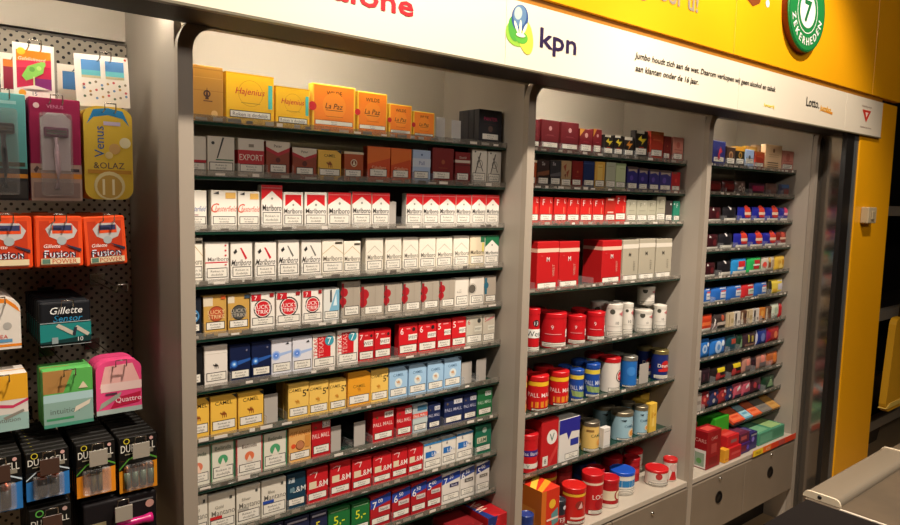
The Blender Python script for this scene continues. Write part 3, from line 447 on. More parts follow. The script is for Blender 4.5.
# ------------------------------------------------------------------ goods on the shelves
BAYS = {1: 'left', 2: 'middle', 3: 'right'}
ORD = 'first second third fourth fifth sixth seventh eighth ninth tenth eleventh twelfth thirteenth'.split()
NUM = 'one two three four five six seven eight nine ten eleven twelve thirteen'.split()
SH = {1: [1.647, 1.5327, 1.415, 1.298, 1.1824, 1.0674, .9532, .8443, .7291, .6106],
      2: [1.646, 1.5335, 1.4198, 1.2118, 1.0144, .8166, .6191, .43],
      3: [1.6484, 1.5356, 1.4205, 1.3072, 1.1949, 1.0866, .971, .8616, .7468, .6403, .43]}
ITEMS = []
for line in """pack|1|1|0.5149|1.465|0.0779|0.1156|kraft|1|0
pack|1|1|0.6151|1.465|0.1111|0.1108|yellowcigar|1|0
pack|1|1|0.7171|1.465|0.0852|0.0944|yellowcigar|1|0
pack|1|1|0.8245|1.465|0.1177|0.1124|wilde|1|0
pack|1|1|0.9328|1.465|0.0883|0.1067|wilde|1|0
pack|1|1|1.0182|1.465|0.0717|0.0861|wilde|1|0
pack|1|1|1.0946|1.465|0.0709|0.0753|wilde|1|0
pack|1|1|1.1553|1.465|0.0351|0.0669|pusher|1|0
pack|1|1|1.2105|1.465|0.0371|0.0636|pusher|1|0
pack|1|1|1.3313|1.465|0.0878|0.1029|blackpink|4|0
pack|1|2|0.4892|1.465|0.0558|0.0824|cigwhite_red|1|0
pack|1|2|0.5489|1.465|0.0599|0.0849|cigwhite_green|1|0
pack|1|2|0.6161|1.465|0.0609|0.0851|exportred|1|0
pack|1|2|0.6798|1.465|0.058|0.0832|brownchev|1|0
pack|1|2|0.7466|1.465|0.064|0.0726|brownchev|1|0
pack|1|2|0.8135|1.465|0.064|0.0717|camel|1|0
pack|1|2|0.8806|1.465|0.0561|0.0719|orangebrown|1|0
pack|1|2|0.9533|1.465|0.0688|0.0887|orangered|1|0
pack|1|2|1.0228|1.465|0.0656|0.0886|orangered|1|0
pack|1|2|1.0887|1.465|0.0604|0.0894|paleblue|1|0
pack|1|2|1.1615|1.465|0.0759|0.0987|darkred|1|0
pack|1|2|1.2323|1.465|0.0561|0.0918|darkredstripe|1|0
pack|1|2|1.2935|1.465|0.0577|0.1055|floral|1|0
pack|1|2|1.3518|1.465|0.0542|0.103|floral|1|0
pack|1|3|0.4939|1.465|0.0463|0.0861|chest_blue|1|0
pack|1|3|0.5546|1.465|0.0582|0.0868|chest_orange|1|0
pack|1|3|0.6105|1.465|0.0511|0.0862|chest_orange|1|0
pack|1|3|0.6651|1.465|0.0521|0.1017|marl_red|1|0
pack|1|3|0.7185|1.465|0.0521|0.0875|marl_inset|1|0
pack|1|3|0.7768|1.465|0.0607|0.088|marl_inset|1|0
pack|1|3|0.8407|1.465|0.0642|0.089|marl_red|1|0
pack|1|3|0.9051|1.465|0.0575|0.0918|marl_red|1|0
pack|1|3|0.9624|1.465|0.0539|0.0909|marl_red|1|0
pack|1|3|1.003|1.465|0.0253|0.0687|pusher|1|0
pack|1|3|1.0679|1.465|0.054|0.0908|marl_red|1|0
pack|1|3|1.1236|1.465|0.0561|0.0911|marl_red|1|0
pack|1|3|1.1811|1.465|0.0577|0.0918|marl_red|1|0
pack|1|3|1.239|1.465|0.0567|0.092|marl_red|1|0
pack|1|3|1.2954|1.465|0.0547|0.0932|marl_red|1|0
pack|1|3|1.35|1.465|0.0517|0.0933|marl_red|1|0
pack|1|4|0.4874|1.465|0.0395|0.1016|marl_gold|1|0
pack|1|4|0.5375|1.465|0.0531|0.0909|whitestripe|1|0
pack|1|4|0.593|1.465|0.0515|0.0904|slash_red|1|0
pack|1|4|0.6498|1.465|0.0536|0.0895|slash_red|1|0
pack|1|4|0.7072|1.465|0.0543|0.092|slash_grey|1|0
pack|1|4|0.7662|1.465|0.0545|0.0907|slash_grey|1|0
pack|1|4|0.8233|1.465|0.0589|0.0908|marl_gold|1|0
pack|1|4|0.8781|1.465|0.0495|0.0865|marl_gold|1|0
pack|1|4|0.944|1.465|0.0541|0.0919|marl_silver|1|0
pack|1|4|1.0025|1.465|0.0519|0.0921|marl_silver|1|0
pack|1|4|1.0589|1.465|0.0517|0.092|marl_silver|1|0
pack|1|4|1.1139|1.465|0.0561|0.0915|marl_silver|1|0
pack|1|4|1.1724|1.465|0.0571|0.0914|marl_silver|1|0
pack|1|4|1.2344|1.465|0.0582|0.0928|marl_silver|1|0
pack|1|4|1.2937|1.465|0.0563|0.0917|marl_beige|1|0
pack|1|4|1.3513|1.465|0.0549|0.0918|marl_green|1|0
pack|1|5|0.483|1.465|0.0416|0.0869|lucky_blue|1|0
pack|1|5|0.5324|1.465|0.0517|0.0891|lucky_gold|1|0
pack|1|5|0.5861|1.465|0.0516|0.0872|lucky_goldgrey|1|0
pack|1|5|0.6431|1.465|0.0588|0.0885|lucky|1|0
pack|1|5|0.7075|1.465|0.0638|0.0869|lucky|1|0
pack|1|5|0.7692|1.465|0.055|0.087|lucky|1|0
pack|1|5|0.8205|1.465|0.0447|0.0866|icewhite|1|0
pack|1|5|0.8754|1.465|0.0554|0.1019|silverred|1|0
pack|1|5|0.9398|1.465|0.0689|0.0888|silverred|1|0
pack|1|5|1.0052|1.465|0.0552|0.0871|silverred|1|0
pack|1|5|1.0647|1.465|0.0581|0.0882|silverred|1|0
pack|1|5|1.1273|1.465|0.0588|0.086|silverred|1|0
pack|1|5|1.1868|1.465|0.0541|0.0875|silverred|1|0
pack|1|5|1.2411|1.465|0.0534|0.0894|whitelines|1|0
pack|1|5|1.2974|1.465|0.0554|0.0883|greydisc|1|0
pack|1|5|1.3497|1.465|0.0465|0.0881|silverteal|1|0
pack|1|6|0.4827|1.465|0.0438|0.093|blackpack|1|0
pack|1|6|0.5334|1.465|0.0537|0.0927|camelwhite|1|0
pack|1|6|0.5884|1.465|0.0496|0.0869|blueglow|1|0
pack|1|6|0.6388|1.465|0.0486|0.0884|blueglow|1|0
pack|1|6|0.6896|1.465|0.052|0.0889|whiteglow|1|0
pack|1|6|0.7424|1.465|0.0519|0.0885|whiteglow|1|0
pack|1|6|0.8018|1.465|0.0641|0.0885|texas|1|0
pack|1|6|0.8684|1.465|0.0612|0.092|texas|1|0
pack|1|6|0.9233|1.465|0.0464|0.0838|redseven|1|0
pack|1|6|0.9742|1.465|0.0532|0.0832|redseven|1|0
pack|1|6|1.0552|1.465|0.0634|0.0893|redsix|1|0
pack|1|6|1.1202|1.465|0.0632|0.0878|redsix|1|0
pack|1|6|1.1793|1.465|0.0516|0.0896|redfive|1|0
pack|1|6|1.2333|1.465|0.0528|0.0896|redfive|1|0
pack|1|6|1.2924|1.465|0.0632|0.0893|palesix|1|0
pack|1|6|1.3498|1.465|0.049|0.0878|palefive|1|0
pack|1|7|0.4933|1.465|0.0492|0.0928|camel|1|0
pack|1|7|0.5497|1.465|0.0609|0.0921|camel|1|0
pack|1|7|0.6133|1.465|0.0621|0.089|camel|1|0
pack|1|7|0.6656|1.465|0.038|0.0738|pusher|1|0
pack|1|7|0.7327|1.465|0.0551|0.0912|camelfive|3|0
pack|1|7|0.7877|1.465|0.0541|0.0862|camelfive|2|0
pack|1|7|0.8415|1.465|0.0497|0.0815|camelfive|2|0
pack|1|7|0.903|1.465|0.0685|0.0956|camelorange|2|0
pack|1|7|0.9662|1.465|0.056|0.0912|camelfive|2|0
pack|1|7|1.0263|1.465|0.062|0.0889|camelblue|2|0
pack|1|7|1.0903|1.465|0.0617|0.0884|camelblue|2|0
pack|1|7|1.1515|1.465|0.0586|0.0875|camelblue|2|0
pack|1|7|1.2146|1.465|0.0644|0.0894|camelblue|2|0
pack|1|7|1.2723|1.465|0.0435|0.0685|pusher|1|0
pack|1|7|1.3292|1.465|0.0429|0.0699|pusher|1|0
pack|1|8|0.4914|1.465|0.0518|0.0952|lady_red|2|0
pack|1|8|0.5469|1.465|0.0551|0.0955|lady_green|2|0
pack|1|8|0.609|1.465|0.0632|0.0908|lady_redside|2|0
pack|1|8|0.6729|1.465|0.062|0.0905|lady_green|2|0
pack|1|8|0.7369|1.465|0.0604|0.0908|goldpattern|2|0
pack|1|8|0.7953|1.465|0.0547|0.0997|pallred|2|0
pack|1|8|0.8405|1.465|0.0324|0.0701|pusher|1|0
pack|1|8|0.9104|1.465|0.0379|0.0681|pusher|1|0
pack|1|8|0.9796|1.465|0.0683|0.0878|pallred|2|0
pack|1|8|1.0468|1.465|0.0525|0.0845|pallred|2|0
pack|1|8|1.101|1.465|0.0526|0.0833|pallmixed|2|0
pack|1|8|1.1506|1.465|0.0455|0.0745|pallnavy|2|0
pack|1|8|1.221|1.465|0.0704|0.0816|pallnavy|2|0
pack|1|8|1.2838|1.465|0.0517|0.0806|pallnavy|2|0
pack|1|8|1.3419|1.465|0.0615|0.0873|pallgreen|2|0
pack|1|9|0.4881|1.465|0.0481|0.0968|sans_red|2|0
pack|1|9|0.5442|1.465|0.0624|0.0902|sans_red|2|0
pack|1|9|0.6063|1.465|0.0591|0.091|sans_grey|2|0
pack|1|9|0.669|1.465|0.0636|0.0917|sans_blue|2|0
pack|1|9|0.7281|1.465|0.0499|0.0913|lmteal|2|0
pack|1|9|0.7852|1.465|0.0596|0.0912|lmred|2|0
pack|1|9|0.8505|1.465|0.061|0.092|lmred|2|0
pack|1|9|0.9138|1.465|0.0617|0.0869|lmred|2|0
pack|1|9|0.9774|1.465|0.06|0.0821|lmred|2|0
pack|1|9|1.0347|1.465|0.0518|0.0842|lmred|2|0
pack|1|9|1.0881|1.465|0.0518|0.0826|lmred|2|0
pack|1|9|1.1478|1.465|0.0643|0.0801|lmwhite|2|0
pack|1|9|1.2069|1.465|0.0521|0.0807|lmwhite|2|0
pack|1|9|1.2671|1.465|0.0653|0.0843|lmwhite|2|0
pack|1|9|1.341|1.465|0.0655|0.0902|lmgreen|2|0
pack|1|10|0.6043|1.465|0.0564|0.1017|numnavy|1|0
pack|1|10|0.6643|1.465|0.0592|0.0992|numnavy|1|0
pack|1|10|0.7298|1.465|0.0671|0.0959|numnavy|2|0
pack|1|10|0.79|1.465|0.0487|0.0947|numnavy|2|0
pack|1|10|0.8483|1.465|0.065|0.0878|numgreen|2|0
pack|1|10|0.9127|1.465|0.0566|0.0845|numgreen|2|0
pack|1|10|0.9745|1.465|0.0666|0.09|numred7|2|0
pack|1|10|1.0423|1.465|0.0626|0.0897|numred6|2|0
pack|1|10|1.1016|1.465|0.0532|0.0925|numred6|2|0
pack|1|10|1.1561|1.465|0.0539|0.0934|numred5|2|0
pack|1|10|1.2184|1.465|0.0677|0.0925|numwhite7|2|0
pack|1|10|1.2805|1.465|0.0549|0.0938|numwhite6|2|0
pack|1|10|1.3417|1.465|0.0541|0.0942|numwhite5|2|0
pack|2|1|1.5117|1.465|0.0519|0.0954|burgundy|1|0
pack|2|1|1.5818|1.465|0.0791|0.0976|burgundy|1|0
pack|2|1|1.6743|1.465|0.0846|0.0988|burgundy|1|0
pack|2|1|1.7531|1.465|0.0648|0.0836|burgundysmall|1|0
pack|2|1|1.8118|1.465|0.0457|0.0883|burgundysmall|1|0
pack|2|1|1.8695|1.465|0.0532|0.0745|blackyellow|1|0
pack|2|1|1.9245|1.465|0.0505|0.0764|blackyellow|1|0
pack|2|1|1.9818|1.465|0.0546|0.0753|blackorange|1|0
pack|2|1|2.053|1.465|0.0748|0.1025|blackyellow|1|0
pack|2|1|2.1456|1.465|0.0805|0.1058|redorange|1|0
pack|2|1|2.2138|1.465|0.0459|0.095|darkred|1|0
pack|2|1|2.283|1.465|0.0701|0.0961|salmon|1|0
pack|2|2|1.5069|1.465|0.0443|0.0839|orangebrown|1|0
pack|2|2|1.5586|1.465|0.0532|0.0866|darkbrown_g|1|0
pack|2|2|1.6131|1.465|0.0508|0.0887|darkgrey_g|1|0
pack|2|2|1.6647|1.465|0.0492|0.0904|tanpattern|1|0
pack|2|2|1.7174|1.465|0.0528|0.0924|darkred|1|0
pack|2|2|1.7748|1.465|0.0563|0.0942|navyplain|1|0
pack|2|2|1.8306|1.465|0.0517|0.0953|yellowgold|1|0
pack|2|2|1.8888|1.465|0.0527|0.0963|greygreen|1|0
pack|2|2|1.9439|1.465|0.0543|0.0946|palegreen|1|0
pack|2|2|2.0108|1.465|0.0627|0.087|violetcard|1|0
pack|2|2|2.074|1.465|0.0562|0.0841|violetcard|1|0
pack|2|2|2.1393|1.465|0.0629|0.083|violetcard|1|0
pack|2|2|2.2101|1.465|0.0751|0.082|violetcard|1|0
pack|2|2|2.279|1.465|0.0587|0.0788|redplain|1|0
pack|2|3|1.5183|1.465|0.0512|0.087|redF|1|0
pack|2|3|1.5767|1.465|0.0606|0.0874|redF|1|0
pack|2|3|1.6429|1.465|0.0614|0.0868|redF|1|0
pack|2|3|1.7069|1.465|0.0599|0.0859|redF|1|0
pack|2|3|1.7699|1.465|0.0604|0.0855|redF|1|0
pack|2|3|1.8337|1.465|0.0614|0.0855|redF|1|0
pack|2|3|1.8967|1.465|0.0556|0.0903|redband|1|0
pack|2|3|1.9535|1.465|0.0592|0.099|redF|1|0
pack|2|3|2.0143|1.465|0.056|0.0846|greyF|1|0
pack|2|3|2.0766|1.465|0.0619|0.0836|greyF|1|0
pack|2|3|2.136|1.465|0.0514|0.0845|greyF|1|0
pack|2|3|2.1917|1.465|0.0543|0.0996|greyF|1|0
pack|2|3|2.2455|1.465|0.0434|0.0862|charcoal|1|0
pack|2|3|2.2957|1.465|0.0447|0.0849|tealF|1|0
pouchb|2|4|1.5938|1.465|0.1001|0.1552|redcarton|1|0
pouchb|2|4|1.6955|1.465|0.098|0.1529|redcarton|1|0
pouchb|2|4|1.9165|1.465|0.1076|0.1518|redcarton|1|0
pouchb|2|4|2.022|1.465|0.091|0.1515|greycarton|1|0
pouchb|2|4|2.1218|1.465|0.0958|0.1526|greycarton|1|0
pouchb|2|4|2.2271|1.465|0.101|0.1513|greycarton|1|0
pouchb|2|4|1.4503|1.465|0.0985|0.145|redcarton|1|0
tin|2|5|1.5531|1.486|0.021|0.1424|westtin|2|0
tin|2|5|1.6724|1.5077|0.0427|0.1162|redtub|2|0
tin|2|5|1.7748|1.4959|0.0309|0.0994|redtub|2|0
tin|2|5|1.8769|1.4968|0.0318|0.1018|redtub|2|0
tin|2|5|1.9759|1.4959|0.0309|0.122|whitetub|2|0
tin|2|5|2.0419|1.4845|0.0195|0.1202|whitetub|2|0
tin|2|5|2.1568|1.497|0.032|0.0838|whitetub|2|0
tin|2|5|2.2515|1.4904|0.0254|0.0953|whitetub|2|0
tin|2|5|2.1948|1.517|0.032|0.0705|whitetub|1|0.098
tin|2|6|1.5075|1.4793|0.0143|0.1288|pallredtin|2|0
tin|2|6|1.5998|1.4997|0.0347|0.1164|pallredtin|2|0
tin|2|6|1.6993|1.4977|0.0327|0.1162|pallredtin|2|0
tin|2|6|1.7798|1.4888|0.0238|0.1109|pallbluetin|2|0
tin|2|6|1.8652|1.4923|0.0273|0.1191|pallbluetin|2|0
tin|2|6|1.9771|1.5003|0.0353|0.125|luckytin|2|0
tin|2|6|2.0787|1.4937|0.0287|0.1169|bluetin|2|0
pack|2|6|2.1506|1.465|0.0601|0.079|pusher|1|0
tin|2|6|2.2773|1.4965|0.0315|0.1154|navytin|2|0
tin|2|7|1.5612|1.4958|0.0308|0.1273|redbluetin|1|0
pouchb|2|7|1.637|1.465|0.083|0.1618|redtallbox|1|0
pouchb|2|7|1.7347|1.465|0.1044|0.1471|navywhitepouch|1|0
tin|2|7|1.8743|1.4957|0.0307|0.1075|cameltin|2|0
pack|2|7|1.9364|1.465|0.0383|0.074|smallwhite|1|0
tin|2|7|2.0666|1.5046|0.0396|0.1074|skytin|2|0
tin|2|7|2.164|1.4913|0.0263|0.1111|skytin|2|0
pouchb|2|7|2.218|1.465|0.044|0.1125|yellowpouch|1|0
pouchb|2|7|2.2876|1.555|0.0609|0.1171|yellowpouch|1|0
pack|3|1|2.5699|1.465|0.0963|0.1|navyred|1|0
pack|3|1|2.6644|1.465|0.07|0.0841|browngold|1|0
pack|3|1|2.7383|1.465|0.0723|0.0879|blackgold|1|0
pack|3|1|2.8161|1.465|0.073|0.0813|lightblue|1|0
pack|3|1|2.9022|1.465|0.0815|0.0772|redorange|1|0
pack|3|1|3.0264|1.465|0.1512|0.1136|creamcigar|1|0
pack|3|1|3.1642|1.465|0.106|0.0962|salmon|1|0
pack|3|1|2.9482|1.525|0.098|0.1063|yellowgold|1|0
pack|3|1|3.0617|1.545|0.0921|0.1195|creamcigar|1|0
pouch|3|2|2.5697|1.465|0.101|0.0545|mahogany|1|0
pouch|3|2|2.6761|1.465|0.0945|0.058|mahogany|1|0
pouch|3|2|2.7722|1.465|0.083|0.0598|patterned|1|0
pouch|3|2|2.9193|1.465|0.1424|0.0551|magentadark|1|0
pouch|3|2|3.0449|1.465|0.1025|0.0575|brownmesh|1|0
pouch|3|2|3.1695|1.465|0.0971|0.0593|dimblue|1|0
pouch|3|3|2.5787|1.465|0.1035|0.0638|mahoganyw|1|0
pouch|3|3|2.6986|1.465|0.1048|0.0648|blackw|1|0
pouch|3|3|2.8215|1.465|0.1134|0.066|bluered|1|0
pouch|3|3|2.9427|1.465|0.1174|0.0671|bluered|1|0
pouch|3|3|3.0669|1.465|0.1226|0.0672|bluered|1|0
pouch|3|3|3.1765|1.465|0.083|0.0663|bluepink|1|0
pouch|3|4|2.5703|1.465|0.1035|0.0671|mahoganyw|1|0
pouch|3|4|2.6801|1.465|0.1061|0.0677|blackw|1|0
pouch|3|4|2.8055|1.465|0.1178|0.0677|bluered|1|0
pouch|3|4|2.9319|1.465|0.1293|0.0658|bluered|1|0
pouch|3|4|3.0607|1.465|0.1227|0.0659|bluered|1|0
pouch|3|4|3.1713|1.465|0.0934|0.0693|redbrown|1|0
pouch|3|5|2.5645|1.465|0.0994|0.0644|mahoganyw|1|0
pouch|3|5|2.6851|1.465|0.1068|0.0663|blackw|1|0
pouch|3|5|2.8043|1.465|0.1304|0.0711|cyanred|1|0
pouch|3|5|2.9347|1.465|0.1279|0.071|greenred|1|0
pouch|3|5|3.0625|1.465|0.1201|0.0687|whitebrown|1|0
pouch|3|5|3.1709|1.465|0.0942|0.0703|yellowpouch|1|0
pouch|3|6|2.5439|1.465|0.0845|0.0672|bluewhite|1|0
pouch|3|6|2.6507|1.465|0.1215|0.0648|bluewhite|1|0
pouch|3|6|2.7742|1.465|0.1236|0.0639|bluewhite|1|0
pouch|3|6|2.8923|1.465|0.1103|0.0622|redwhite|1|0
pouch|3|6|3.005|1.465|0.1136|0.0642|bluewhite|1|0
pouch|3|6|3.148|1.465|0.1379|0.0685|yellowwhite|1|0
pouch|3|7|2.5617|1.465|0.1043|0.0717|redorangep|1|0
pouch|3|7|2.6716|1.465|0.1078|0.0664|darkwhite|1|0
pouch|3|7|2.7523|1.465|0.0493|0.0648|tanbook|1|0
pouch|3|7|2.8045|1.465|0.0505|0.0645|whitebook|1|0
pouch|3|7|2.8578|1.465|0.0516|0.0642|brownbook|1|0
pouch|3|7|2.9124|1.465|0.0528|0.0639|tanbook|1|0
pouch|3|7|2.9683|1.465|0.0541|0.0636|whitebook|1|0
pouch|3|7|3.0255|1.465|0.0554|0.0633|orangebook|1|0
pouch|3|7|3.0841|1.465|0.0567|0.063|brownbook|1|0
pouch|3|7|3.1546|1.465|0.0793|0.0696|whitegreen|1|0
pouch|3|7|3.2069|1.465|0.0222|0.0678|redplainp|1|0
pouch|3|8|2.5594|1.465|0.0857|0.0798|bluestar|1|0
pouch|3|8|2.667|1.465|0.1251|0.0714|bluestar|1|0
pouch|3|8|2.7759|1.465|0.0849|0.072|tealdark|1|0
pouch|3|8|2.8466|1.465|0.0477|0.0676|greendark|1|0
pouch|3|8|2.9328|1.465|0.1211|0.0672|browndark|1|0
pouch|3|8|3.0439|1.465|0.0993|0.0706|navywhite|1|0
pouch|3|8|3.156|1.465|0.124|0.07|redgold|1|0
pouch|3|9|2.5248|1.465|0.0297|0.0671|greyp|1|0
pouch|3|9|2.583|1.465|0.0853|0.0681|darkstack|1|0
pouch|3|9|2.6915|1.465|0.1251|0.0623|blacktag|1|0
pouch|3|9|2.822|1.465|0.1295|0.0638|blacktag|1|0
pouch|3|9|2.925|1.465|0.0757|0.0699|pinkgrey|1|0
pouch|3|9|2.9878|1.465|0.0446|0.0641|darkstack|1|0
pouch|3|9|3.0609|1.465|0.1004|0.0649|pinkgrey|1|0
pouch|3|9|3.1657|1.465|0.1046|0.0641|orangep|1|0
pouch|3|10|2.5269|1.465|0.0562|0.0759|greyp|1|0
pouch|3|10|2.5927|1.465|0.0676|0.0717|dotred|1|0
pouch|3|10|2.6641|1.465|0.0717|0.0704|dotnavy|1|0
pouch|3|10|2.7322|1.465|0.0606|0.0684|dotred|1|0
pouch|3|10|2.7921|1.465|0.0548|0.0658|dotnavy|1|0
pouch|3|10|2.858|1.465|0.0737|0.0675|pinkwhite|1|0
pouch|3|10|2.9337|1.465|0.0761|0.0657|pinkwhite|1|0
pouch|3|10|3.0222|1.465|0.0998|0.0645|dotdark|1|0
pouch|3|10|3.1377|1.465|0.1264|0.0633|greendark|1|0
tin|2|8|1.719|1.43|0.0395|0.125|redyellowtin|1|0
tin|2|8|1.825|1.437|0.037|0.141|redringtin|1|0
tin|2|8|1.917|1.437|0.0345|0.1|redlabeltin|1|0
tin|2|8|2.045|1.476|0.046|0.085|bluelidtin|1|0
tin|2|8|2.215|1.442|0.0435|0.062|redlidtin|1|0
tin|2|8|2.289|1.432|0.026|0.085|redconetin|1|0
tin|2|8|2.165|1.52|0.03|0.09|darkredtin|1|0
tin|2|8|1.945|1.52|0.032|0.1|darkredtin|1|0
tin|2|8|1.656|1.435|0.02|0.09|darkcan|1|0
tin|2|8|1.475|1.41|0.022|0.1|navycan|1|0
tin|2|8|1.73|1.57|0.04|0.13|redyellowtin|1|0
tin|2|8|1.85|1.6|0.038|0.14|darkredtin|1|0
tin|2|8|1.975|1.6|0.042|0.09|navylidtin|1|0
tin|2|8|2.12|1.58|0.04|0.085|darkredtin|1|0
tin|2|8|2.25|1.575|0.036|0.085|redlidtin|1|0
tin|2|8|2.06|1.68|0.04|0.1|darkredtin|1|0
tin|2|8|2.285|1.66|0.022|0.09|redconetin|1|0""".strip().split('\n'):
    a = line.split('|'); ITEMS.append((a[0], int(a[1]), int(a[2]), float(a[3]), float(a[4]), float(a[5]), float(a[6]), a[7], int(a[8]), float(a[9])))
def shelf_words(b, r):
    if (b, r) in ((2, 8), (3, 11)): return 'base ledge, %s bay' % BAYS[b]
    return ('top' if r == 1 else ORD[r-1])+' shelf, %s bay' % BAYS[b]
# give every thing its words: what it looks like, then which of its like on that shelf
rows = {}
for it in ITEMS:
    if it[7] == 'pusher': continue
    k, b, r, X, Y, W, H, des, deep, lift = it
    front = Y < 1.53 or k == 'tin' and Y-W < 1.5
    kind = 'back' if not front else ('up' if lift else 'front')
    rows.setdefault((b, r, DES[des][0], kind), []).append(it)
    for q in range(1, deep): rows.setdefault((b, r, DES[des][0], 'row%d' % q), []).append((k, b, r, X, Y+.001, W, H, des, -q, lift))
def nw(s): return len(s.replace(',', '').split())
def label_for(desc, kind, i, n, b, r):
    tail = shelf_words(b, r)
    mid = {'back': 'at the rear', 'up': 'stacked on another', 'front': '', 'row1': 'in second row', 'row2': 'in third row', 'row3': 'in fourth row'}[kind]
    cands = []
    if n > 1:
        for o in ('%s of %s alike from left' % (ORD[i], NUM[n-1]), '%s of %s from left' % (ORD[i], NUM[n-1]), '%s from left' % ORD[i]):
            cands.append(', '.join(x for x in (desc, mid, o, tail) if x))
    else:
        for o in ('the only one on', 'on', ''):
            cands.append((', '.join(x for x in (desc, mid) if x))+(' '+o+' ' if o else ', ')+tail.replace('top', 'the top') if o else ', '.join(x for x in (desc, mid, tail) if x))
    for c in cands:
        if nw(c) <= 16: return c
    return cands[-1]
def cat_of(k, des, b, r, W):
    d = DES[des][0]
    if k == 'tin': return 'tobacco_tin', 'tin'
    if k == 'pouch': return ('paper_booklet', 'booklet') if 'booklet' in d else (('price_card', 'card') if 'card' in d else ('tobacco_pouch', 'pouch'))
    if k == 'pouchb': return ('tobacco_pouch', 'pouch') if 'pouch' in d else ('tobacco_box', 'box')
    if 'cigar' in d or (r == 1): return 'cigar_box', 'box'
    return 'cigarette_pack', 'cigarette pack'
proto = {}
def place(it, label, group):
    k, b, r, X, Y, W, H, des, deep, lift = it
    name, cat = cat_of(k, des, b, r, W)
    z = SH[b][r-1]+lift; q = -deep if deep < 0 else 0
    if k == 'tin':
        ms = tin_meshes(des, W, H); names = ('body', 'warning_label', 'lid')
    elif k == 'pouch' and 'booklet' not in DES[des][0] and 'card' not in DES[des][0]:
        ms = pouch_meshes(des, W-.002, H, .024); names = ('body', 'warning_label')
    else:
        d = .085 if k == 'pouchb' else (.02 if k == 'pouch' else .0215)
        ms = box_meshes(des, W-.0012, H, d, b < 3); names = ('body', 'warning_label')
    dy = q*(2*W+.005 if k == 'tin' else (.09 if k == 'pouchb' else .0225))
    key = id(ms)
    if key in proto:
        src = proto[key]; root = link(src.copy()); root.name = name
        for ch in src.children:
            c = link(ch.copy(), root)
    else:
        root = thing(name, label, cat)
        for m_, n_ in zip(ms, names):
            if m_ is not None: link(bpy.data.objects.new(n_, m_), root)
        proto[key] = root
    tilt = random.uniform(-.035, .035) if k == 'pack' and not q else 0
    root.location = (X, Y+dy+(.004+.002*random.random() if k != 'tin' else 0), z)
    root.rotation_euler = (0, 0, tilt*.5)
    tag(root, label, cat)
    if group: root['group'] = group
    elif 'group' in root: del root['group']
    return root
for (b, r, desc, kind), its in rows.items():
    its.sort(key=lambda t: t[3])
    for i, it in enumerate(its):
        grp = None
        if len(its) > 1: grp = f'{desc}s on the {shelf_words(b, r)}' + (' (behind)' if kind.startswith('row') or kind == 'back' else '')
        place(it, label_for(desc, kind, i, len(its), b, r), grp)

# ------------------------------------------------------------------ shelves with price rail, lane dividers and pushers
XR = {1: (.443, 1.3835), 2: (1.399, 2.3215), 3: (2.337, 3.2215)}
RAIL = clear('clear_rail', 'c8c2b8', .5, .1); CLEAR = clear('clear_plastic', 'e8e8e8', .12, .1)
railm = clear('printed_rail', '8c857a', .34, .08)
SHWHAT = {(1, 1): 'cigar boxes', (1, 2): 'mixed long packs', (1, 3): 'red chevron packs', (1, 4): 'white and silver packs', (1, 5): 'roundel and silver packs', (1, 6): 'blue glow and red packs',
 (1, 7): 'camel packs', (1, 8): 'ornament and sticker packs', (1, 9): 'red initial packs', (1, 10): 'numeral packs', (2, 1): 'burgundy boxes', (2, 2): 'slim mixed packs', (2, 3): 'red initial packs',
 (2, 4): 'tall red and grey boxes', (2, 5): 'red and white tubs', (2, 6): 'red and blue tins', (2, 7): 'sky-blue tins', (3, 1): 'cream cigar cartons', (3, 2): 'dim brown pouches', (3, 3): 'blue-red pouches above the others',
 (3, 4): 'blue-red pouches and one red-brown', (3, 5): 'cyan, green and yellow pouches', (3, 6): 'blue-white pouches', (3, 7): 'paper booklets', (3, 8): 'star pouches', (3, 9): 'yellow-tagged pouches', (3, 10): 'dotted pouches'}
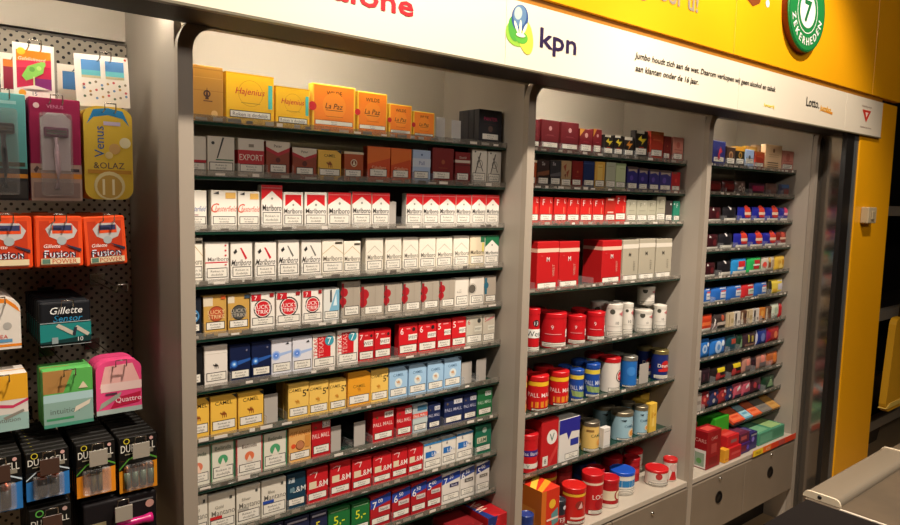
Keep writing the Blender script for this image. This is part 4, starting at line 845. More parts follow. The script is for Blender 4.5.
for b in (1, 2, 3):
    x0, x1 = XR[b]
    n = {1: 10, 2: 7, 3: 10}[b]
    for r in range(1, n+1):
        z = SH[b][r-1]
        s = thing('display_shelf', f'green glass shelf carrying {SHWHAT[(b, r)]}, {BAYS[b]} bay', 'shelf', ((x0+x1)/2, 1.455, z), f'glass shelves of the {BAYS[b]} bay')
        hw = (x1-x0)/2
        MB().box((-hw, 0, -.0085), (hw, .29, -.0005), GLASSGREEN, .0008).build('glass_panel', s)
        g = MB().box((-hw, -.0018, -.002), (hw, 0, .0125), railm)
        # little printed tabs slid into the rail
        xx = -hw+.01
        while xx < hw-.03:
            wv = random.uniform(.012, .03); g.box((xx, -.0024, .001), (xx+wv, -.0018, random.uniform(.005, .0095)), mat(random.choice(['6a645a', '9a9286', 'cfc8bc', '5a544c', '8a8276']))); xx += wv+random.uniform(.006, .03)
        g.build('price_rail', s)
        its = sorted([t for t in ITEMS if t[1] == b and t[2] == r and t[4] < 1.53 and not t[9] and t[0] != 'tin'], key=lambda t: t[3])
        xs = [t[3]-t[5]/2 for t in its]+([its[-1][3]+its[-1][5]/2] if its else [])
        gaps = []
        for i in range(len(its)-1):
            a_, b_ = its[i][3]+its[i][5]/2, its[i+1][3]-its[i+1][5]/2
            if b_-a_ > .0022: gaps.append((a_+b_)/2)
        for xg in gaps:
            if (r > 1 or b > 1) and not (b == 2 and r > 4): MB().box((xg-.0005-(x0+x1)/2, .001, 0), (xg+.0005-(x0+x1)/2, .16, .03), CLEAR).build('lane_divider', s)
        for t in ITEMS:
            if t[1] == b and t[2] == r and t[7] == 'pusher':
                xc = t[3]-(x0+x1)/2; top = r == 1
                pm = clear('clear_tag', 'd8d4d0', .55, .1) if top else mat('aaa39a', .35)
                MB().box((xc-t[5]/2+.002, t[4]-1.455+.012, .004), (xc+t[5]/2-.002, t[4]-1.455+.0135, t[6]), pm, .0004).box((xc-t[5]/2+.004, t[4]-1.455+.0136, .001), (xc+t[5]/2-.004, t[4]-1.455+.06, .006), RAIL).build('pusher_plate', s)

# ------------------------------------------------------------------ the display wall: four cabinets in a row
ZT = 1.82                   # underside of the soffit
def arch(mb, x0, x1, zt, depth, m, wide=.029):
    """a strip that climbs along x0, bends and runs right to x1 under the soffit"""
    zt += wide-.002; ro, ri = .075, .046; pts_o = [(x0, 0)]; pts_i = [(x0+wide, 0)]
    for i in range(9):
        a = pi-(pi/2)*i/8; pts_o.append((x0+ro+ro*cos(a), zt-ro+ro*sin(a)))
        pts_i.append((x0+wide+ri+ri*cos(a), zt-wide-ri+ri*sin(a)))
    pts_o.append((x1, zt)); pts_i.append((x1, zt-wide))
    n = len(pts_o)
    vs = [(x, F, z) for x, z in pts_o]+[(x, F, z) for x, z in pts_i]+[(x, F+depth, z) for x, z in pts_o]+[(x, F+depth, z) for x, z in pts_i]
    fs = []
    for i in range(n-1):
        fs += [[i, n+i, n+i+1, i+1], [2*n+i, 2*n+i+1, 3*n+i+1, 3*n+i], [i, i+1, 2*n+i+1, 2*n+i], [n+i, 3*n+i, 3*n+i+1, n+i+1]]
    fs += [[0, 2*n, 3*n, n], [n-1, 2*n-1, 4*n-1, 3*n-1]]
    mb.add(vs, fs, m)
    return mb
PANEL = noisy('brushed_panel', 'a1978a', 'a99f91', 6, .42, (1, 1, .15))
BACK = mat('c0b6a6', .55)
edges = [(.428, 1.384, 1), (1.384, 2.322, 2), (2.322, 3.222, 3)]
cabs = {}
for x0, x1, b in edges:
    cb = thing('display_cabinet', {1: 'grey steel cabinet bay beside the pegboard, full of cigarette packs', 2: 'grey steel cabinet bay between the two others, with tobacco tins below', 3: 'grey steel cabinet bay nearest the yellow column, full of small pouches'}[b], 'cabinet', (x0, F, 0), 'steel display cabinet bays')
    cabs[b] = cb
    M0 = Matrix.Translation((-x0, -F, 0))
    def B(a, c, m, name, bev=0): 
        return MB().box((a[0]-x0, a[1]-F, a[2]), (c[0]-x0, c[1]-F, c[2]), m, bev).build(name, cb)
    B((x0, F+.02, 0), (x0+.014, 1.775, 1.96), PANEL, 'side_panel')
    B((x0+.014, 1.755, .42), (x1, 1.775, 1.96), BACK, 'back_panel')
    B((x0, F+.02, 1.96), (x1, 1.775, 1.975), BACK, 'top_panel')
    a = arch(MB(), x0, x1-.0005, ZT, .02, mat('9c9182', .45)); 
    o = a.build('arch_frame', cb); o.location = (-x0, -F, 0)
    B((x0+.029, F+.005, .408), (x1, 1.755, .43-.002), mat('b0a696', .4), 'base_ledge', .0015)
    # fronts below the ledge
    if b == 1: cuts = [x0+.03, .92, x1]
    elif b == 2: cuts = [x0+.03, 1.86, x1]
    else: cuts = [x0+.03, 2.762, x1]
    for i in range(len(cuts)-1):
        dr = B((cuts[i]+.002, F+.001, .172), (cuts[i+1]-.002, F+.021, .402), noisy('drawer_grey', '75695a', '7b6f60', 5, .42), 'drawer_front', .0015)
        xc = (cuts[i]+cuts[i+1])/2
        if b == 3:
            MB().lathe([(.0001, -.0005), (.026, -.0005), (.026, .0), (.021, -.004), (.019, .004), (.0001, .004)][::1], BLACK, 24, (0, 0, 0), 'Y').build('finger_hole', dr).location = (xc-x0, .0, .306)
        kk = MB().lathe([(.0001, -.006), (.006, -.005), (.008, -.001), (.008, .002), (.0001, .002)], CHROME, 16, (0, 0, 0), 'Y').build('lock', dr)
        kk.location = ((xc-.0)-x0, .0, .385 if b == 3 else .37)
    B((x0+.014, F+.125, 0), (x1, F+.14, .40), BLACK, 'plinth')
# tube lamps tucked behind the fascia, one per bay
e = bpy.data.materials.new('lamp_glow'); e.use_nodes = True
e.node_tree.nodes['Principled BSDF'].inputs['Emission Color'].default_value = (1, .90, .76, 1)
e.node_tree.nodes['Principled BSDF'].inputs['Emission Strength'].default_value = 80.0
for xa, xb, lab, gain in ((-.55, .41, 'pegboard bay', .5), (.47, 1.05, 'left bay', .72), (1.43, 1.95, 'middle bay', .7), (2.38, 2.9, 'right bay', .6)):
    em = e.copy(); em.node_tree.nodes['Principled BSDF'].inputs['Emission Strength'].default_value *= gain
    L = thing('cabinet_lamp', 'slim tube lamp tucked above the opening of the '+lab, 'lamp', ((xa+xb)/2, 1.44, 1.861), 'tube lamps behind the fascia')
    MB().box((-(xb-xa)/2, -.014, .0), ((xb-xa)/2, .014, .02), WHITEP).build('housing', L)
    MB().lathe([(.0001, -(xb-xa)/2), (.008, -(xb-xa)/2), (.008, (xb-xa)/2), (.0001, (xb-xa)/2)], em, 12, (0, 0, -.010), 'X').build('tube', L)

# fourth post, steel door edge and profiles beside the yellow column
p4 = thing('end_post', 'grey end post with curved top beside the glossy steel panel', 'post', (3.222, F, 0))
MB().box((0, .0215, 0), (.012, .4, 1.96), PANEL).build('side_panel', p4)
MB().box((.0125, .024, 0), (.162, .04, 1.9), noisy('glossy_steel', 'a0968a', 'aca294', 3, .13, (1, 1, .1), .85)).build('front_filler', p4)
a = arch(MB(), 3.222, 3.294, ZT, .02, mat('93887a', .45), .028); o = a.build('arch_frame', p4); o.location = (-3.222, -F, 0)
dp = thing('steel_panel', 'glossy steel panel between the end post and dark profile, reflecting shelf goods', 'panel', (3.299, 1.31, 0))
MB().box((0, -.027, .0), (.012, .081, ZT), noisy('glossy_steel', 'a0968a', 'aca294', 3, .13, (1, 1, .1), .85)).build('sheet', dp)
MB().box((-.004, -.031, 0), (.014, -.027, ZT), mat('6a6258', .3, .6)).build('edge_trim', dp)
pr = thing('door_profile', 'dark vertical profile with grey-blue edge beside the yellow column', 'profile', (3.25, 1.258, 0))
MB().box((0, 0, 0), (.08, .02, ZT), mat('1c1a18', .4)).build('dark_rail', pr)
MB().box((.0805, .003, 0), (.1345, .05, ZT), mat('5c6468', .35, .4)).build('grey_rail', pr)

# ------------------------------------------------------------------ fascia: soffit, sign board, yellow panels
SD = 1.245
def struct(o, name=None): 
    tag(o, kind='structure'); return o
sf = MB(); sf.box((-.8, SD+.013, ZT), (3.60, F-.0005, ZT+.012), DARKTRIM); struct(sf.build('ceiling_soffit'))
sg = thing('sign_board', 'long cream sign board with logos and a Dutch tobacco notice above the shelves', 'sign', (0, SD, 0))
seams = [-.8, .245, 1.17, 2.28, 3.18, 3.588]
for i in range(len(seams)-1):
    MB().box((seams[i]+.0006, 0, ZT+.005), (seams[i+1]-.0006, .012, 1.984), mat('ddd2bc', .38), .0006).build('board_panel', sg)
MB().box((-.8, -.003, ZT), (3.588, .012, ZT+.0045), mat('6a6450', .4)).build('lower_trim', sg)
def put_text(s, x, z, capw, parent, m, y=-.0012, h=None, name='lettering', anchor='l', depth=0, italic=0, bold=0):
    vs, fs, tw = text_mesh(s); sx = capw/tw; hh = h or sx
    off = capw/2 if anchor == 'l' else (-capw/2 if anchor == 'r' else 0)
    mb = MB(); mb.add([(x+off+vx*sx+italic*vy*hh, y, z+vy*hh) for vx, vy in vs], fs, m)
    if bold:
        for dx, dz in ((bold, 0), (-bold, 0), (0, bold), (0, -bold), (bold*.7, bold*.7), (-bold*.7, -bold*.7), (bold*.7, -bold*.7), (-bold*.7, bold*.7)):
            y -= .00003; mb.add([(x+off+vx*sx+dx+italic*vy*hh, y, z+vy*hh+dz) for vx, vy in vs], fs, m)
    return mb.build(name, parent)
put_text('vodafone', .552, 1.889, .338, sg, mat('e0101c', .4), h=.044, bold=.0013)
put_text('kpn', 1.289, 1.887, .138, sg, mat('2a1c40', .4), h=.05, bold=.0013)
put_text('Jumbo houdt zich aan de wet. Daarom verkopen wij geen alcohol en tabak', 1.685, 1.9155, .855, sg, mat('1c1814', .5), h=.018, italic=.2, bold=.0004)
put_text('aan klanten onder de 16 jaar.', 1.69, 1.8795, .335, sg, mat('1c1814', .5), h=.018, italic=.2, bold=.0004)
put_text('Lotto.', 2.80, 1.892, .115, sg, mat('2a2620', .5), h=.036, bold=.0005)
put_text('jumbo', 2.925, 1.888, .10, sg, mat('e0a020', .5), h=.02, italic=.2, bold=.001)
MB().add([(2.93, -.001, 1.886), (3.045, -.001, 1.879), (3.045, -.001, 1.890)], [[0, 1, 2]], mat('d88a20')).build('swoosh', sg)
put_text('loterij', 2.465, 1.856, .075, sg, mat('e8d040', .5), h=.011, bold=.0006)
put_text('NEDERLAND', 3.345, 1.944, .11, sg, mat('8a6a60', .5), h=.006)
put_text('klantenservice', 3.345, 1.853, .12, sg, mat('8a6a60', .5), h=.007)
MB().add([(3.352, -.001, 1.932), (3.402, -.001, 1.878), (3.45, -.001, 1.932)], [[0, 1, 2]], mat('c83420')).add([(3.385, -.0014, 1.922), (3.40, -.0014, 1.90), (3.42, -.0014, 1.922)], [[0, 1, 2]], mat('ecd0c0')).build('triangle_emblem', sg)
# blue and green ball logo with little crown
def disc(cx, cz, rx, rz, col, y, rot=0, n=28):
    vs = [(cx, y, cz)]+[(cx+rx*cos(2*pi*i/n)*cos(rot)-rz*sin(2*pi*i/n)*sin(rot), y, cz+rx*cos(2*pi*i/n)*sin(rot)+rz*sin(2*pi*i/n)*cos(rot)) for i in range(n)]
    return vs, [[0, 1+i, 1+(i+1) % n] for i in range(n)], mat(col)
lg = MB()
for k, (cx, cz, rx, rz, col, rot) in enumerate([(1.213, 1.909, .046, .034, '8cb83c', .2), (1.236, 1.903, .026, .044, 'd8cc48', .3), (1.196, 1.915, .02, .03, '4c9c38', .2), (1.222, 1.898, .022, .015, '5aa838', 0), (1.214, 1.944, .033, .028, '2c4c80', 1.2), (1.213, 1.949, .027, .022, '5c7c9c', 1.2), (1.207, 1.954, .016, .013, 'a8b8b4', 1.2),
        (1.202, 1.92, .004, .016, 'e8e8c8', .5), (1.216, 1.921, .004, .018, 'e8e8c8', 0), (1.231, 1.92, .004, .016, 'e8e8c8', -.5), (1.217, 1.903, .016, .005, 'e8e8c8', 0)]):
    lg.add(*disc(cx, cz, rx, rz, col, -.001-.0002*k, rot))
lg.build('ball_logo', sg)

YEL = noisy('yellow_laminate', 'e8a20c', 'eca610', 2, .34, (1, 1, 1), 0, .45)
YP = 1.245
for i, (xa, xb) in enumerate([(-.8, .16), (.16, 1.19), (1.19, 2.232), (2.232, 3.45), (3.45, 3.80)]):
    struct(MB().box((xa+.001, YP, 2.006), (xb-.001, YP+.03, 2.9), YEL, .001).build('wall_fascia_%d' % (i+1)))
struct(MB().box((-.8, YP+.009, 1.984), (3.60, YP+.05, 2.007), mat('9a6418', .5)).build('trim_1'))
lt = thing('wall_lettering', 'grey words on the yellow fascia, cut by the top edge', 'lettering', (0, YP, 0))
put_text('graag voor u!', 1.998, 2.101, .45, lt, mat('8f8270', .5), h=.055, anchor='r', bold=.0015)
lt2 = thing('wall_lettering', 'brown capital letters on the yellow fascia beside the green badge', 'lettering', (0, YP, 0))
put_text('JUMBO', 2.397, 2.19, .50, lt2, mat('7a3c10', .5), h=.12, anchor='r', bold=.004)
put_text('.', 2.44, 2.205, .02, lt2, mat('e8e0d0', .5), h=.12, anchor='c', bold=.004)
bd = thing('round_sign', 'round green badge with a white centre and numeral seven', 'badge', (2.695, 1.217, 2.23)); bd.scale = (.85, 1, .85)
MB().lathe([(.0001, 0), (.174, 0), (.178, .003), (.178, .006)], mat('1f7a3c', .35), 64, (0, 0, 0), 'Y', False).lathe([(.176, .006), (.176, .0275), (.0001, .0275)], mat('7a2c14', .4), 64, (0, 0, 0), 'Y', False).build('disc', bd)
def ringm(r0, r1, col, y, n=64):
    vs = [(r*cos(2*pi*i/n), y, r*sin(2*pi*i/n)) for r in (r0, r1) for i in range(n)]
    return vs, [[i, n+i, n+(i+1) % n, (i+1) % n] for i in range(n)], mat(col, .35)
MB().add(*ringm(.168, .172, '0f5a2c', -.0006)).add(*ringm(.094, .098, 'e8e4dc', -.0006)).build('ring_line', bd)
MB().add(*ringm(.0, .074, 'ece6dc', -.0008)).build('white_centre', bd)
put_text('7', 0, -.046, .062, bd, mat('1f6a38', .35), y=-.0014, h=.092, anchor='c', name='numeral', bold=.003)
def ring_text(s, r, a0, a1, top, name):
    mb = MB(); n = len(s)
    for i, ch in enumerate(s):
        if ch == ' ': continue
        a = a0+(a1-a0)*(i+.5)/n; vs, fs, tw = text_mesh(ch); sc = .034
        rr = a+pi/2 if not top else a-pi/2
        q = []
        for dx, dz in ((0, 0), (.0012, 0), (-.0012, 0), (0, .0012)):
            mb.add([(r*cos(a)+((vx*sc)+dx)*cos(rr)-((vy-.5)*sc+dz)*sin(rr), -.0008-abs(dx)*.01-dz*.02, r*sin(a)+((vx*sc)+dx)*sin(rr)+((vy-.5)*sc+dz)*cos(rr)) for vx, vy in vs], fs, mat('e8e4dc', .35))
    return mb.build(name, bd)
ring_text('ZEKERHEDEN', .131, radians(190), radians(350), False, 'ring_lettering')

# yellow column and switch box
struct(MB().box((3.385, 1.255, 0), (3.80, 1.80, 1.99), YEL, .004, 2).build('column_yellow'))
sw = thing('switch_box', 'small beige switch box on the yellow column', 'switch box', (3.50, 1.255, 1.462))
MB().box((-.047, -.035, -.037), (.047, 0, .037), mat('b0a080', .4), .004, 2).build('housing', sw)
MB().box((-.018, -.041, -.02), (.018, -.035, .02), mat('a49474', .4), .002).build('rocker', sw)

# ------------------------------------------------------------------ pegboard bay
struct(MB().box((-.8, 1.745, 1.84), (.428, 1.77, 2.0), BACK).build('wall_back_upper'))
pb = thing('pegboard', 'grey perforated pegboard panel with hooks of razors and batteries', 'pegboard', (-.8, 1.73, 0))
MB().box((0, 0, .005), (1.226, .012, 1.829), pegboard_mat()).build('board', pb)
MB().box((0, -.001, 1.827), (1.226, .014, 1.832), mat('4a4036', .5)).build('top_rim', pb)
def hook(x, z, yf, tagcol=None, label=''):
    h = thing('peg_hook', label, 'hook', (x, 1.73, z), 'wire hooks on the pegboard')
    L = 1.73-yf
    MB().tube([(-.011, 0, 0), (-.011, -L+.01, 0), (-.010, -L, .004), (-.010, -L-.001, .016), (.010, -L-.001, .016), (.010, -L, .004), (.011, -L+.01, 0), (.011, 0, 0)], .0014, CHROME, 6).build('wire', h)
    MB().box((-.016, -.006, -.012), (.016, 0, .014), CHROME, .001).build('bracket', h)
    if tagcol: MB().box((-.016, -L-.0045, -.027), (.016, -L-.003, .004), mat(tagcol, .4), .0005).build('price_tag', h)
    return h
def hang(name, label, cat, x0, x1, z0, z1, yf, d, copies, base, ops, group, extra=None, tagcol=None, hooklabel='', rx=0, clearbody=False, round_top=0, step=.0):
    w, h = x1-x0, z1-z0; hook((x0+x1)/2, z1-.012, yf-.02, tagcol, hooklabel)
    P = lambda u, v, l: ((u-.5)*w, -EPS*l, v*h)
    # outline with a euro hole near the top
    mb = MB(); body_m = mat(base, .6, 0, .2)
    if round_top:
        R = round_top; pts = [(-w/2, 0), (w/2, 0)]
        if name == 'razor_pouch':
            pts = [(-w/2+.022-.022*sin(pi/2*i/5), .022-.022*cos(pi/2*i/5)) for i in range(5, -1, -1)]+[(w/2-.022+.022*sin(pi/2*i/5), .022-.022*cos(pi/2*i/5)) for i in range(6)]
        for i in range(9): a = (pi/2)*i/8; pts.append((w/2-R+R*cos(a), h-R*.7+R*.7*sin(a)))
        for i in range(9): a = pi/2+(pi/2)*i/8; pts.append((-w/2+R+R*cos(a), h-R*.7+R*.7*sin(a)))
        mb.prism(pts, 0, d, body_m)
    else: mb.box((-w/2, 0, 0), (w/2, d, h), body_m, .005 if d == .020 else min(.0015, d*.3), 3 if d == .020 else 1)
    decals(mb, ops, P, w, h)
    me = mb.mesh('body'); roots = []
    for q in range(copies):
        r = thing(name, label if q == 0 else label_copy(label, q), cat, ((x0+x1)/2, yf+q*(d+.004), z0), group)
        r.rotation_euler = (0, radians(rx), 0)
        link(bpy.data.objects.new('body', me), r)
        if extra and q == 0: extra(r, w, h)
        roots.append(r)
    return roots
def label_copy(label, q):
    s = label if nw(label) <= 12 else ' '.join(label.split()[:12]).rstrip(',')
    return s+', %s behind it' % ('directly' if q == 1 else ORD[q-1])
PG = 'packages hanging on the pegboard'
hang('gift_card', 'pink and orange gift card with a green leaf bird', 'card', .178, .246, 1.664, 1.769, 1.53, .0008, 1, 'ece4d6',
 ['r .08 .2 .92 .88 c8284c', 'r .08 .68 .92 .88 f08c20', 'p .08,.68,.92,.74,.92,.62,.08,.56 e83c58', 'r .5 .2 .92 .4 7c2468', 'p .2,.42,.35,.6,.6,.68,.78,.7,.72,.5,.5,.4,.3,.34 8cc85c', 'c .45 .55 .07 6aa848', 'c .62 .58 .06 b8d878', 'c .7 .65 .08 8cc85c', 'r .47 .2 .51 .42 d8d8a0', 't Gefeliciteerd .45 .73 .06 f8e0d8 i', 'c .2 .85 .1 f0c030', 'c .2 .12 .09 f0a030', 't 15 .5 .12 .07 3a3a60', 'p .08,.2,.92,.2,.5,.27 ece4d6'], PG, hooklabel='wire hook holding the pink and orange gift card')
hang('gift_card', 'pale edge of a gift card behind the pink and orange one', 'card', .165, .225, 1.672, 1.758, 1.60, .0008, 1, 'e8dccb', ['r .08 .2 .92 .86 8c2038', 'r .08 .7 .92 .86 d87828'], PG, hooklabel='wire hook set behind the pink and orange gift card')
hang('picture_card', 'white card with two blue beach photos', 'card', .283, .382, 1.664, 1.765, 1.53, .0008, 1, 'ece2d4',
 ['r .12 .55 .47 .9 5a90c8', 'r .12 .55 .47 .7 68b8c0', 'r .12 .55 .47 .6 c8b890', 'r .56 .55 .91 .9 5a90c8', 'r .56 .55 .91 .7 68b8c0', 'r .56 .55 .91 .6 c8b890']+['c %.2f %.2f .025 %s' % (.15+.11*(i % 8), .42-.13*(i//8)+.03*((i*7) % 3), ['c85a58', '5a6a50', '8a7a60', '6a8ab0', 'b88a50'][i % 5]) for i in range(24)]+['c .93 .94 .025 c85040'], PG, hooklabel='wire hook holding the card with beach photos', rx=-2)
hang('picture_card', 'card with one blue photo, behind the white beach card', 'card', .262, .34, 1.66, 1.75, 1.60, .0008, 1, 'dcd2c2', ['r .12 .45 .5 .85 3a6a98'], PG, hooklabel='wire hook behind the card with beach photos')
def razor(col, head, cy=.62):
    def f(r, w, h):
        zc = h*cy
        bub = MB().box((-w*.32, -.012, h*.05), (w*.32, -.0006, h*.86), clear('blister', 'e0dcd8', .14, .14), .006, 2); bub.build('blister', r)
        MB().tube([(0, -.005, h*.12), (.002, -.007, h*.3), (0, -.008, h*.48), (0, -.006, zc)], .0048, mat(col, .3), 8).build('razor_handle', r)
        MB().box((-w*.24, -.0105, zc), (w*.24, -.002, zc+h*.1), mat(head, .3), .003, 2).box((-w*.2, -.0112, zc+h*.03), (w*.2, -.0105, zc+h*.045), CHROME).box((-w*.2, -.0112, zc+h*.055), (w*.2, -.0105, zc+h*.07), CHROME).build('razor_head', r)
    return f
hang('razor_blister', 'teal blister pack with a black razor', 'razor pack', .118, .192, 1.474, 1.67, 1.50, .014, 5, '6ab4b0',
 ['r 0 0 1 .3 1c1a1c', 'r 0 .21 1 .25 d88a20', 'r .1 .9 .8 .93 a8d8d4', 'r .3 .32 .95 .36 4a4830', 'r .02 .02 .98 .18 3a3430'], PG, razor('2a2a2c', '1c1c1e'), hooklabel='wire hook holding the teal razor blister')
hang('razor_blister', 'magenta blister pack with a purple razor', 'razor pack', .197, .283, 1.474, 1.668, 1.50, .014, 5, '98204a',
 ['r 0 0 1 .36 b09080', 'r 0 .22 1 .27 d8841c', 'c .14 .92 .06 e8c8c8', 't VENUS .5 .92 .035 d88aa8', 'p .05,.3,.12,.34,.16,.32,.1,.27 4a3030', 'r .78 .29 .95 .32 3a2830', 'r .15 .3 .7 .315 7a6050', 'p .22,.3,.2,.8,.35,.86,.65,.86,.8,.8,.78,.3 c8b8b8', 'r .05 .03 .95 .18 8a7068'], PG, razor('c8a8b0', '6a2048'), hooklabel='wire hook holding the magenta razor blister')
hang('razor_pouch', 'yellow razor pouch with round blue top', 'razor pack', .288, .377, 1.478, 1.662, 1.50, .016, 5, 'd8b43c',
 ['p .06,.8,.2,.96,.5,.985,.8,.96,.94,.8,.8,.88,.5,.91,.2,.88 1c7cb0', 'T Venus .3 .62 .1 2a5a94', 't &OLAZ .5 .37 .07 5a4a40', 'r .4 .8 .75 .84 c8b8d0', 'c .84 .62 .12 e8dcb0', 'c .62 .55 .12 c89c58', 'c .5 .48 .08 d8bc78', 'r .06 .28 .96 .32 b8801c', 'c .5 .15 .32 d8c890', 'c .5 .14 .26 b8903c', 'r .35 .05 .4 .22 e0d4a8', 'r .55 .05 .6 .22 e0d4a8'], PG, round_top=.03, hooklabel='wire hook holding the yellow razor pouch')
def fus(word):
    return ['r .03 .03 .97 .97 d84818', 'r .1 .08 .9 .9 b83410', 'r .3 .86 .7 .93 d84818', 'p .3,.6,.22,.75,.35,.86,.75,.86,.88,.72,.8,.58,.55,.5 b8b4b0', 'r .36 .66 .78 .82 d84818', 'r .38 .72 .76 .82 34385c', 'c .55 .52 .1 a0a8a8', 't Gillette .35 .42 .07 f0e8e0 i', 't Fusion .5 .27 .15 e0e4ec', 't FUSION .5 .26 .12 1c1c30', 'p .1,.12,.9,.12,.9,.04,.1,.04 6a3018', 'r .12 .07 .92 .18 d8c8a0']+(['t POWER .6 .125 .09 b83410', 'r .14 .08 .3 .17 5a7a68'] if word else [])+['p .6,.46,.95,.36,.95,.3,.7,.4 2c2c40']
for i, (xa, xb, lab) in enumerate([(.112, .196, 'beside the frame edge'), (.199, .282, 'between two others'), (.286, .364, 'closest to the cabinet')]):
    hang('blade_pack', 'orange razor blade pack '+lab, 'blade pack', xa, xb, 1.345, 1.445, 1.50, .020, 8, 'e04c14', fus(i > 0), 'orange blade packs', rx=[0, 0, -3][i], hooklabel='wire hook holding the orange blade pack '+lab)
hang('blade_pack', 'white blade pack with orange rounded top', 'blade pack', .100, .172, 1.194, 1.292, 1.50, .020, 8, 'd8d0c4', ['p .0,.75,.1,.9,.4,.99,.7,.98,.9,.85,1,.7,.95,.8,.7,.9,.3,.9 e0801c', 'c .7 .45 .1 a8a49c', 'r 0 .05 1 .1 e0801c', 't NIVEA .5 .25 .08 c85048', 'r .1 .14 .8 .2 5a90b0'], PG, round_top=.03, hooklabel='wire hook holding the white blade pack with orange top')
hang('blade_pack', 'black and teal razor blade pack', 'blade pack', .203, .292, 1.19, 1.278, 1.50, .020, 8, '14161a', ['r 0 .06 1 .5 1c7c78', 'p 0,.06,1,.06,1,.2,0,.1 0c3030', 't Gillette .52 .8 .16 e8e8e4 i', 't Sensor .55 .62 .15 2c8cb8 i', 'r 0 .52 1 .535 a8b0b0', 'p .3,.44,.36,.5,.66,.3,.62,.22 b8b0a0', 'p .66,.38,.72,.44,.97,.24,.92,.18 b8b0a0', 'p .62,.24,.66,.4,.72,.4,.68,.2 24303a', 'r .22 .06 .34 .2 8a9898', 't 10 .78 .13 .1 d8d8d4', 'r 0 .01 1 .02 a8b0b0'], PG, hooklabel='wire hook holding the black and teal blade pack')
hang('blade_box', 'white and yellow blade box with pink curve', 'blade box', .095, .177, 1.042, 1.15, 1.48, .034, 2, 'd8cfc4', ['r 0 .55 1 1 e0a428', 'p 0,.6,.3,.5,.7,.45,1,.55,1,.5,.7,.4,.3,.44,0,.52 c8385c', 'r 0 0 1 .3 98b8b0', 't intuition .6 .2 .08 6a6a64', 'p .5,.25,.9,.36,.92,.32,.55,.2 8a8478'], PG, hooklabel='wire hook holding the white and yellow blade box')
hang('blade_box', 'green and brown blade box', 'blade box', .202, .288, 1.034, 1.146, 1.48, .034, 2, '5cae58', ['r 0 .6 .6 1 a87c44', 'p .4,.6,.6,1,1,1,1,.6 58a850', 'r 0 .44 1 .58 a8c8c8', 'r 0 .0 1 .44 88a89c', 't intuition .42 .28 .1 5a6a64', 'r .05 .12 .6 .16 3c9060', 'p .6,.22,.64,.32,.95,.42,.92,.34 d8ccb8', 'r .0 0 1 .06 4a9078', 'p .7,.64,.8,.76,.9,.64 d8c8a8'], PG, hooklabel='wire hook holding the green and brown blade box')
hang('blade_box', 'pink blade box with rounded top', 'blade box', .294, .380, 1.042, 1.152, 1.48, .034, 2, 'e0487c', ['p .08,.5,.2,.9,.8,.92,.95,.6,.95,.45 e8b0a8', 'r .1 .42 1 .58 e8c8c0', 'p .3,.1,.95,.16,.98,.36,.45,.3 b81c40', 't Quattro .7 .25 .1 f0d8dc', 'p .05,.1,.1,.22,.55,.4,.5,.3 9aa090', 'r 0 0 1 .09 a8b8b0', 'r .2 .36 .45 .4 5a3848'], PG, round_top=.028, hooklabel='wire hook holding the pink blade box')
def cells(n, col1, col2, tall, wide=.012):
    def f(r, w, h):
        for i in range(n):
            x = (i-(n-1)/2)*wide*1.25
            b = MB().lathe([(.0001, 0), (wide/2, .0), (wide/2, tall*.72)], mat(col1, .3, .2), 12, (x, -.005, h*.1))
            b.lathe([(wide/2, tall*.72), (wide/2, tall*.95), (.002, tall*.96), (.002, tall), (.0001, tall)], mat(col2, .3, .6), 12, (x, -.005, h*.1))
            b.build('battery', r)
        MB().box((-w*.36, -.0135, h*.05), (w*.36, -.0008, h*.52), clear('blister', 'e0dcd8', .14, .14), .004, 2).build('blister', r)
    return f
def dur(c1, c2, num):
    return ['r 0 0 1 .58 '+c1, 'p 0,.4,.25,.55,.5,.6,.75,.58,1,.5,1,.58,0,.58 14120f', 'p 0,.42,.25,.58,.5,.63,.75,.61,1,.52,1,.55,.75,.64,.5,.66,.25,.61,0,.45 '+c2, 't DURACELL .5 .8 .14 e8e4d8', 'r .15 .68 .5 .7 a8a088', 'r .6 .66 .9 .74 8a8474', 'o .2 .93 .08 .06 d8c838', 'c .85 .92 .05 d8a8a0']
for (xa, xb, z0, z1, c1, c2, lab, ex, tg) in [(.085, .157, .908, 1.012, '2c74b8', 'c8d8e0', 'blue battery card beside the frame edge', cells(2, '1c1a1a', '9a4a30', .045, .016), '4a342a'), (.163, .234, .916, 1.008, '2c74b8', 'c8d8e0', 'blue battery card with dark cells', cells(2, '1c1a1a', '9a4a30', .045, .016), '4a342a'),
        (.246, .315, .900, 1.006, 'e08a1c', '58a038', 'orange battery card with two thin cells', cells(2, '6a5a30', '3a3a30', .05, .009), '9a9284'), (.322, .394, .890, 1.004, 'e0901c', '58a038', 'orange battery card with four grey-green cells', cells(4, '5a6a58', '7a4a28', .045, .012), '9a9284')]:
    hang('battery_card', lab, 'battery pack', xa, xb, z0, z1, 1.43, .018, 9, '14120f', dur(c1, c2, 1), 'battery cards on the pegboard', ex, tg, hooklabel='wire hook with price tag for the '+lab)
hang('battery_card', 'black battery card with green mark, lowest row', 'battery pack', .165, .235, .80, .898, 1.43, .018, 6, '14120f', ['t DURACELL .5 .72 .12 d8d4c8', 'o .25 .9 .1 .07 58a848', 'c .85 .9 .06 b89890', 'r .1 .3 .9 .5 3a342c'], PG, None, '4a342a', hooklabel='wire hook with price tag for the lowest battery card')
